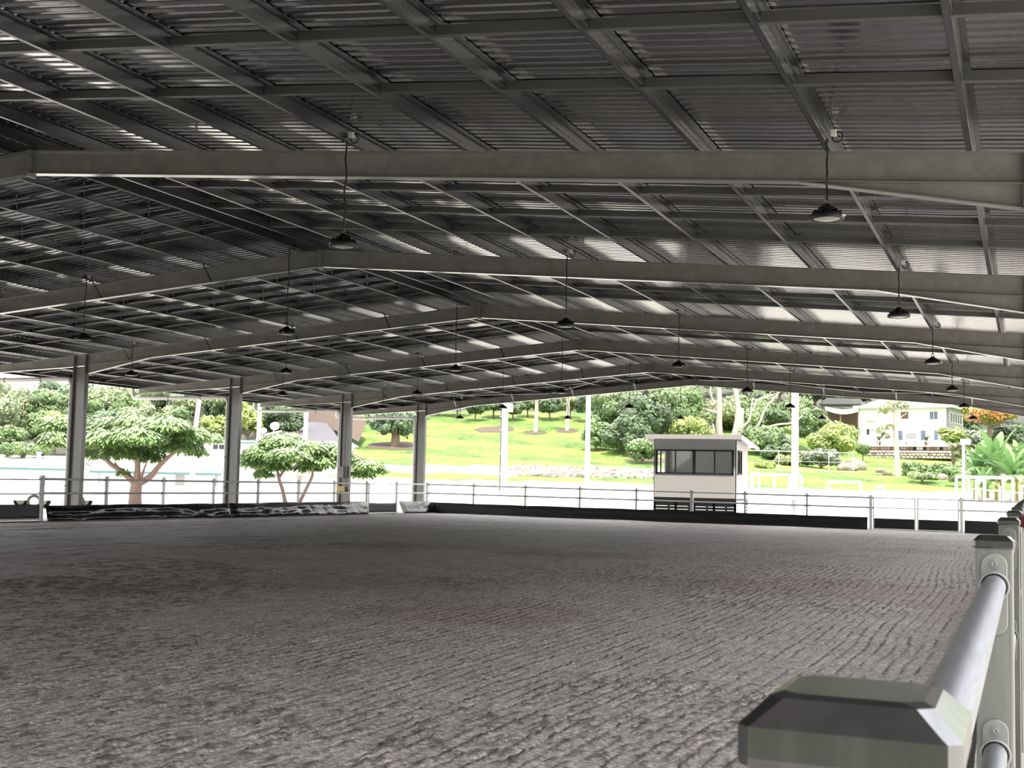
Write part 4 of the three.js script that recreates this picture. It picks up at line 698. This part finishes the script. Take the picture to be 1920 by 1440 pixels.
[[640, 200, 722, 45, 800, 'mid', 'tree above the brown bank behind the third column'], [690, 168, 748, 36, 815, 'blue', 'blue green tree between the third and the corner column, left of the round lawn tree'],
  [785, 172, 752, 22, 806, 'pale', 'pale slender tree directly left of the corner column'], [822, 176, 742, 26, 802, 'pale', 'light slender leaved tree right of the corner column'], [858, 175, 735, 26, 800, 'olive', 'brownish tree left of the dark round tree before the white pole'], [892, 171, 748, 24, 796, 'dark', 'dark round tree left of the white pole with the box'], [926, 174, 738, 26, 795, 'mid', 'green tree directly behind the white pole with the box'], [962, 172, 750, 26, 795, 'dark', 'dark tree right of the white pole with the box'], [990, 175, 735, 24, 794, 'mid', 'green tree behind the first bare trunk'], [1030, 173, 742, 26, 792, 'dark', 'dark tree between the two bare trunks'], [1068, 175, 738, 24, 792, 'olive', 'olive tree behind the second bare trunk'], [1100, 172, 738, 26, 794, 'dark', 'dark tree behind the second floodlight pole'],
  [1425, 172, 742, 34, 840, 'mid', 'green tree between the gum and the power pole, upper part'], [1455, 166, 765, 30, 850, 'dark', 'dark tree directly left of the power pole behind the bush'], [1490, 172, 735, 34, 840, 'mid', 'green tree behind the power pole'], [1375, 172, 735, 36, 830, 'mid', 'green tree between the gum trunks'],
  [1130, 196, 700, 46, 800, 'mid', 'hill tree behind the big dark green tree, left part'], [1210, 200, 690, 52, 800, 'dark', 'hill tree behind the big dark green tree, right part'], [1300, 200, 688, 55, 800, 'mid', 'hill tree behind the white limbed gum, left part'], [1395, 200, 690, 55, 810, 'olive', 'hill tree behind the white limbed gum, right part'], [1460, 196, 700, 42, 810, 'mid', 'hill tree directly left of the power pole'], [1530, 200, 705, 48, 800, 'dark', 'hill tree above the dark shed'], [1610, 205, 712, 50, 800, 'dark', 'hill tree above the left end of the white house'], [1700, 205, 720, 56, 800, 'mid', 'hill tree behind the middle of the white house'], [1790, 205, 722, 50, 810, 'dark', 'hill tree behind the right end of the white house'], [1880, 200, 722, 60, 815, 'dark', 'hill tree behind the yellow and orange tree'],
].forEach(([px, D, a, hw, b, c, l]) => tree('broadleaf_tree', 'tree', l, px, D, a, hw, b, c, { group: BG }));
tree('broadleaf_tree', 'tree', 'round dark green tree on a mulch bed on the lawn left of the corner column', 740, 146, 762, 50, 828, 'blue', { trunk: 0.5 });
[[1155, 150, 715, 52, 850, 'mid', 'big dense green tree right of the second floodlight pole'], [1205, 146, 725, 55, 858, 'dark', 'dark green tree left of the hut roof'], [1118, 146, 780, 26, 846, 'mid', 'small green tree standing at the second floodlight pole'], [1262, 150, 705, 52, 820, 'mid', 'green tree directly above the hut roof'], [1205, 134, 812, 32, 868, 'mid', 'low leafy tree touching the left wall of the hut'], [1290, 146, 775, 48, 850, 'yellow', 'light yellow green tree directly behind the hut'], [1240, 148, 790, 40, 860, 'dark', 'dark tree behind the left roof corner of the hut'],
  [1428, 146, 790, 40, 872, 'mid', 'green bushy tree right of the hut roof'], [1462, 142, 830, 34, 885, 'dark', 'dark low tree directly left of the power pole'], [1520, 160, 745, 36, 830, 'mid', 'green tree directly right of the power pole'], [1400, 168, 760, 46, 840, 'mid', 'green tree behind the white limbs of the gum'], [1345, 168, 740, 46, 830, 'olive', 'olive tree behind the white trunks of the gum'], [1175, 143, 770, 44, 858, 'dark', 'dark low hanging tree between the second floodlight pole and the hut'], [1445, 150, 800, 36, 868, 'blue', 'blue green tree between the hut roof and the power pole']].forEach(([px, D, a, hw, b, c, l]) => tree('broadleaf_tree', 'tree', l, px, D, a, hw * 1.15, b + 14, c, { low: 1 }));
tree('shrub', 'shrub', 'large yellow green shrub left of the white house', 1562, 148, 784, 50, 865, 'yellow', { low: 1 });
tree('shrub', 'shrub', 'grey green rounded shrub behind the wire fence', 1540, 138, 838, 42, 893, 'grey', { low: 1 });
tree('shrub', 'shrub', 'green shrub directly left of the grey green one', 1480, 138, 850, 34, 895, 'olive', { low: 1 });
tree('shrub', 'shrub', 'small bright shrub right of the hut at the wire fence', 1435, 132, 866, 22, 892, 'yellow', { low: 1 });
tree('shrub', 'shrub', 'bright green shrub on the grass edge left of the terrace wall', 1618, 156, 832, 16, 856, 'mid', { low: 1 });
tree('shrub', 'shrub', 'low green shrub right of the pale trunk below the stone wall', 1712, 127, 864, 26, 896, 'mid', { low: 1 });
tree('shrub', 'shrub', 'wide low green shrub under the small flat tree', 1762, 126, 864, 28, 900, 'mid', { low: 1 });
tree('shrub', 'shrub', 'dark green shrub left of the lamp post', 1792, 118, 872, 20, 912, 'mid', { low: 1 });
tree('shrub', 'shrub', 'pale trailing shrub along the rocks below the stone wall', 1730, 121, 884, 34, 902, 'pale', { low: 1 });
tree('shrub', 'shrub', 'dark shrub behind the banana plants', 1870, 125, 830, 60, 915, 'dark', { low: 1 });
{
  const t = tree('flowering_tree', 'tree', 'yellow and orange flowering tree at the upper right beside the house', 1856, 142, 752, 58, 806, 'gold', { trunk: 0.3, flat: 0.5 });
  const out = { p: [], n: [], c: [] }; for (const [x, y] of [[1836, 774], [1858, 770], [1872, 782], [1888, 772], [1826, 786], [1846, 760], [1880, 762]]) leafCards(out, at(x, y, 138.5).sub(t.position), 70, V(0.9, 0.5, 0.7), 0.35, 0.7, rr(0.8, 1.2), 0.5);
  part('blossoms', leafGeo(out), leafMat([0.6, 0.22, 0.07]), t, 'orange blossom clusters');
}
tree('broadleaf_tree', 'tree', 'dark green tree under the yellow and orange tree', 1890, 145, 790, 40, 850, 'dark', {});
tree('broadleaf_tree', 'tree', 'dark tree close to the right side wall of the house', 1818, 176, 762, 22, 832, 'dark');
tree('shrub', 'shrub', 'grey green shrub on the bank between the house and the banana plants', 1826, 150, 796, 26, 850, 'grey', { low: 1 });
tree('shrub', 'shrub', 'olive shrub behind the small flat crowned tree', 1802, 146, 826, 20, 868, 'olive', { low: 1 });
tree('broadleaf_tree', 'tree', 'small flat crowned tree in front of the right end of the house', 1788, 150, 798, 32, 834, 'yellow', { flat: 0.8, bark: M.bark, sparse: 0, trunk: 0.2 });
// clipped dome bush at the far left
tree('poinciana_bush', 'shrub', 'wide dome shaped green bush at the left edge behind the low white building', 42, 126, 824, 66, 862, 'fern', { flat: 0.7, asp: 0.35, low: 1 });

// flat-topped feathery trees near the left fence
function poinciana(label, px, D, stems, pads, leafD) {
  reseed(treeSeed++);
  const base = ground(px, D), t = thing('flat_topped_tree', label, 'tree', base.toArray());
  const W = (x, y, dz = 0) => at(x, y, D + dz).sub(base);
  const g = []; for (const [pts, r0, r1] of stems) g.push(tube(pts.map(([x, y, dz]) => W(x, y, dz ?? 0)), [r0, lerp(r0, r1, 0.5), r1], 8));
  part('trunk', g, M.pinkBark, t, 'mottled pinkish brown trunk and limbs');
  const out = { p: [], n: [], c: [] };
  for (const [x, y, rx, ry, dz] of pads) {
    const c = W(x, y, dz ?? 0), m = D / CAM.f, n = Math.round(rx * ry * leafD * 2);
    for (let i = 0; i < n; i++) {                       // feathery fronds fanning outwards and drooping
      const a = rnd() * 6.283, q = Math.sqrt(rnd()), hgt = Math.sqrt(1 - q * q), p = V(c.x + Math.cos(a) * q * rx * m * 1.1, c.y + (hgt * rr(-0.5, 1.15) - 0.3) * ry * m * 1.35, c.z + Math.sin(a) * q * rx * m * 0.8);
      const out2 = V(Math.cos(a + rr(-0.8, 0.8)), rr(-0.5, 0.15) - 0.25 * q, Math.sin(a + rr(-0.8, 0.8))).normalize(), L = rr(0.22, 0.4), sd = V(0, 1, 0).cross(out2).normalize(), up = out2.clone().cross(sd).normalize(), k = rr(0.6, 1.3) * (0.8 + 0.35 * hgt);
      for (let s = 0; s < 3; s++) { const u0 = s / 3, u1 = (s + 1) / 3, w0 = L * 0.2 * Math.sin(Math.PI * (0.12 + 0.8 * u0)), w1 = L * 0.2 * Math.sin(Math.PI * (0.12 + 0.8 * u1)), A = p.clone().addScaledVector(out2, L * u0).add(V(0, -0.25 * L * u0 * u0, 0)), B = p.clone().addScaledVector(out2, L * u1).add(V(0, -0.25 * L * u1 * u1, 0));
        const q4 = [[A, w0, 1], [B, w1, 1], [B, w1, -1], [A, w0, -1]].map(([o, w, tt]) => o.clone().addScaledVector(sd, w * tt)), un = up.clone().multiplyScalar(up.y < 0 ? -1 : 1); if (q4[1].clone().sub(q4[0]).cross(q4[2].clone().sub(q4[0])).dot(un) < 0) q4.reverse();
        for (const o of [0, 1, 2, 0, 2, 3]) { out.p.push(q4[o].x, q4[o].y, q4[o].z); out.n.push(un.x, un.y, un.z); out.c.push(k, k, k * 0.9); } }
    }
  }
  part('foliage', leafGeo(out), LM.fern, t);
}
poinciana('larger flat-topped feathery tree with three spreading limbs right of the leftmost column', 253, 68,
  [[[[253, 945], [254, 925], [256, 905]], 0.36, 0.3], [[[256, 908], [230, 885], [205, 868], [185, 838], [172, 820]], 0.2, 0.07], [[[256, 908], [258, 870], [255, 840], [258, 800]], 0.2, 0.06], [[[256, 908], [280, 895], [300, 872], [322, 852], [342, 836]], 0.21, 0.08], [[[257, 850], [272, 835], [290, 820]], 0.09, 0.04], [[[240, 895], [222, 878], [215, 866]], 0.1, 0.05], [[[172, 820], [150, 805], [130, 800]], 0.07, 0.03], [[[342, 836], [360, 822], [375, 808]], 0.08, 0.03], [[[256, 842], [235, 815], [215, 795]], 0.08, 0.04], [[[262, 905], [270, 880], [277, 862]], 0.09, 0.04]],
  [[255, 790, 50, 14], [205, 795, 45, 14, 1], [310, 795, 48, 14, -1], [350, 812, 42, 15], [190, 820, 42, 16, -1], [150, 812, 40, 15, 1], [255, 815, 55, 16, -1.5], [300, 830, 45, 15, 1], [225, 842, 40, 16], [345, 835, 34, 12], [280, 852, 30, 12, 1], [110, 790, 36, 14, 1], [100, 822, 30, 14], [370, 845, 18, 8, 1], [180, 846, 26, 12, 1], [232, 882, 9, 6], [395, 818, 22, 9, 2]], 0.75);
poinciana('smaller flat-topped feathery tree with two slender trunks before the third column', 545, 74,
  [[[[536, 948], [530, 920], [523, 898], [520, 880], [512, 855]], 0.13, 0.07], [[[523, 896], [535, 878], [546, 862], [552, 848]], 0.1, 0.05], [[[560, 945], [575, 915], [586, 890], [585, 870], [588, 855]], 0.12, 0.06], [[[520, 870], [505, 850], [490, 840]], 0.06, 0.03], [[[586, 870], [610, 850], [640, 845], [670, 855], [690, 868]], 0.06, 0.03], [[[585, 860], [570, 840], [560, 830]], 0.05, 0.03]],
  [[520, 824, 34, 11], [570, 836, 40, 13], [620, 840, 38, 13, 1], [490, 845, 34, 13], [540, 850, 40, 14, -1], [470, 862, 26, 11, 1], [600, 862, 36, 13], [510, 868, 32, 13], [650, 858, 30, 12, 1], [690, 870, 28, 10], [680, 885, 22, 8, 1], [575, 872, 24, 10, 1], [495, 885, 16, 8], [712, 880, 14, 6], [630, 845, 20, 10], [545, 818, 20, 8, 1]], 0.85);
// gum with white limbs
{
  reseed(900); const D = 152, base = ground(1352, D), t = thing('gum_tree', 'tall gum tree with bare white limbs rising behind the hut', 'tree', base.toArray()), W = (x, y, dz = 0) => at(x, y, D + dz).sub(base);
  const L = [[[[1352, 870], [1350, 830], [1348, 800], [1349, 760], [1348, 715]], 0.55, 0.26], [[[1352, 860], [1340, 815], [1336, 795]], 0.3, 0.16], [[[1365, 850], [1378, 815], [1384, 780], [1382, 752], [1378, 725]], 0.5, 0.3], [[[1385, 840], [1388, 800], [1390, 765]], 0.4, 0.36], [[[1348, 775], [1315, 765], [1290, 745], [1268, 728]], 0.18, 0.08], [[[1395, 820], [1420, 800], [1436, 765], [1462, 735]], 0.18, 0.07], [[[1398, 822], [1430, 805], [1460, 796], [1485, 793], [1505, 780]], 0.2, 0.1], [[[1412, 770], [1420, 750], [1445, 742], [1462, 736]], 0.12, 0.06], [[[1338, 755], [1332, 735], [1335, 715]], 0.14, 0.08], [[[1408, 775], [1410, 755], [1412, 745]], 0.12, 0.07], [[[1392, 800], [1404, 790], [1408, 775]], 0.16, 0.12], [[[1300, 752], [1299, 735], [1301, 712]], 0.08, 0.05]];
  part('trunk', L.map(([p, a, b]) => tube(p.map(([x, y]) => W(x, y)), [a, lerp(a, b, 0.5), b], 8)), M.paleBark, t, 'bare white limbs');
  const out = { p: [], n: [], c: [] }; for (const [x, y, r, dz] of [[1330, 730, 26, 2], [1300, 722, 24, 3], [1365, 715, 30, 3], [1425, 725, 32, 2], [1470, 730, 26, 2], [1400, 735, 22, 3], [1320, 790, 24, 4], [1415, 790, 22, 4], [1440, 760, 24, 3], [1280, 735, 20, 3], [1365, 770, 18, 4], [1490, 770, 20, 3], [1500, 745, 22, 3]]) { const R = r * D / CAM.f; leafCards(out, W(x, y, dz), 170, V(R, R * 0.8, R), 0.42, 0.4, rr(0.8, 1.2), 0); }
  part('foliage', leafGeo(out), LM.pale, t);
}
// bare slender trunks and the tall pale trunk on the lawn
for (const [px, D, y, w, l] of [[1004, 161, 735, 0.26, 'first bare pale trunk on the lawn, right of the white pole with the box'], [1063, 163, 735, 0.24, 'second bare pale trunk on the lawn, left of the second floodlight pole']]) {
  reseed(treeSeed++); const b = ground(px, D), t = thing('slender_tree', l, 'tree', b.toArray()), h = at(px, y, D).y - b.y; part('trunk', tube([V(0, -0.2, 0), V(0.1, h * 0.5, 0), V(0, h + 1, 0)], [w * 1.2, w, w * 0.8], 8), M.paleBark, t);
  const out = { p: [], n: [], c: [] }; for (let i = 0; i < 9; i++) leafCards(out, V(rr(-1.6, 1.6), h + rr(0, 3), rr(-1.6, 1.6)), 70, V(1.1, 0.9, 1.1), 0.4, 0.5, rr(0.8, 1.2)); part('foliage', leafGeo(out), LM.mid, t);
}
{
  reseed(950); const D = 126, b = ground(1683, D), W = (x, y, dz = 0) => at(x, y, D + dz).sub(b), t = thing('slender_tree', 'tall pale trunk with a small leafy top standing before the white house', 'tree', b.toArray());
  part('trunk', [tube([W(1684, 916), W(1682, 880), W(1681, 840), W(1679, 800), W(1678, 755)], [0.36, 0.28, 0.24, 0.2], 10), tube([W(1680, 800), W(1690, 782), W(1700, 775)], [0.08, 0.05], 5)], M.paleBark, t);
  const out = { p: [], n: [], c: [] }; for (const [x, y, r] of [[1664, 766, 15], [1690, 762, 14], [1676, 756, 14], [1655, 772, 10], [1652, 808, 11], [1668, 802, 10], [1660, 818, 9]]) leafCards(out, W(x, y, rr(-0.5, 0.5)), 90, V(r * 0.054, r * 0.04, r * 0.054), 0.34, 0.5, rr(0.8, 1.2)); part('foliage', leafGeo(out), LM.olive, t);
}
// banana plants: every leaf its own mesh
const bananaLeaves = [0, 1, 2].map((k) => { // unit leaf from the origin outwards along +x, arching
  const n = 10, pos = [], idx = [], nrm = []; for (let i = 0; i <= n; i++) { const u = i / n, w = 0.12 * Math.pow(Math.sin(Math.PI * clamp(0.06 + u * 0.92, 0, 1)), 0.6) * (1 + 0.12 * Math.sin(i * 3 + k)), ang = [1.25, 0.95, 1.45][k] - u * [1.1, 1.7, 0.6][k]; const px = i ? pos[(i - 1) * 9 + 3] + Math.cos(ang) / n : 0, py = i ? pos[(i - 1) * 9 + 4] + Math.sin(ang) / n : 0; pos.push(px, py + w * 0.28, w, px, py, 0, px, py + w * 0.28, -w); if (i) { const a = (i - 1) * 3, b = i * 3; idx.push(a, b, a + 1, a + 1, b, b + 1, a + 1, b + 1, a + 2, a + 2, b + 1, b + 2); } }
  const g = new THREE.BufferGeometry(); g.setAttribute('position', new THREE.Float32BufferAttribute(pos, 3)); g.setIndex(idx); g.computeVertexNormals(); g.setAttribute('color', new THREE.Float32BufferAttribute(pos.map((_, i) => 0.9 + 0.1 * ((i / 3 | 0) % 3 === 1)), 3)); return g;
});
[[1832, 98, 5.0, 'leftmost banana plant behind the lamp post'], [1852, 101, 4.9, 'second banana plant from the lamp post, partly behind its neighbours'], [1868, 96, 5.9, 'tallest banana plant behind the wide white frame'], [1898, 94, 4.8, 'banana plant above the right end of the wide white frame'], [1918, 97, 5.4, 'banana plant at the right edge of the photo'], [1845, 94, 3.0, 'short banana plant low behind the small white frame']].forEach(([px, D, h, l], i) => {
  reseed(700 + i); const b = ground(px, D), t = thing('banana_plant', l, 'banana plant', b.toArray(), rnd() * 6, 'banana plants behind the white frames');
  const th = h * 0.42; part('stem', [tube([V(0, -0.2, 0), V(0.05, th * 0.5, 0), V(0, th, 0)], [0.16, 0.13, 0.09], 8), tube([V(0.35, -0.2, 0.2), V(0.38, th * 0.5, 0.22), V(0.3, th * 0.8, 0.2)], [0.12, 0.1, 0.06], 8)], M.yellow === 0 ? M.bark : std([0.3, 0.26, 0.1], 0.8), t);
  for (let k = 0; k < 19; k++) { const m = part('leaf', bananaLeaves[k < 5 ? 2 : k % 2 ? 0 : 1], LM.banana, t), s = h * rr(0.42, 0.62); m.position.set(0, th - 0.1 - (k > 9 ? 0.5 : 0), 0); m.rotation.set(0, k * 2.4 + rnd() * 0.5, 0); m.scale.setScalar(s); }
});

renderer.render(scene, camera);
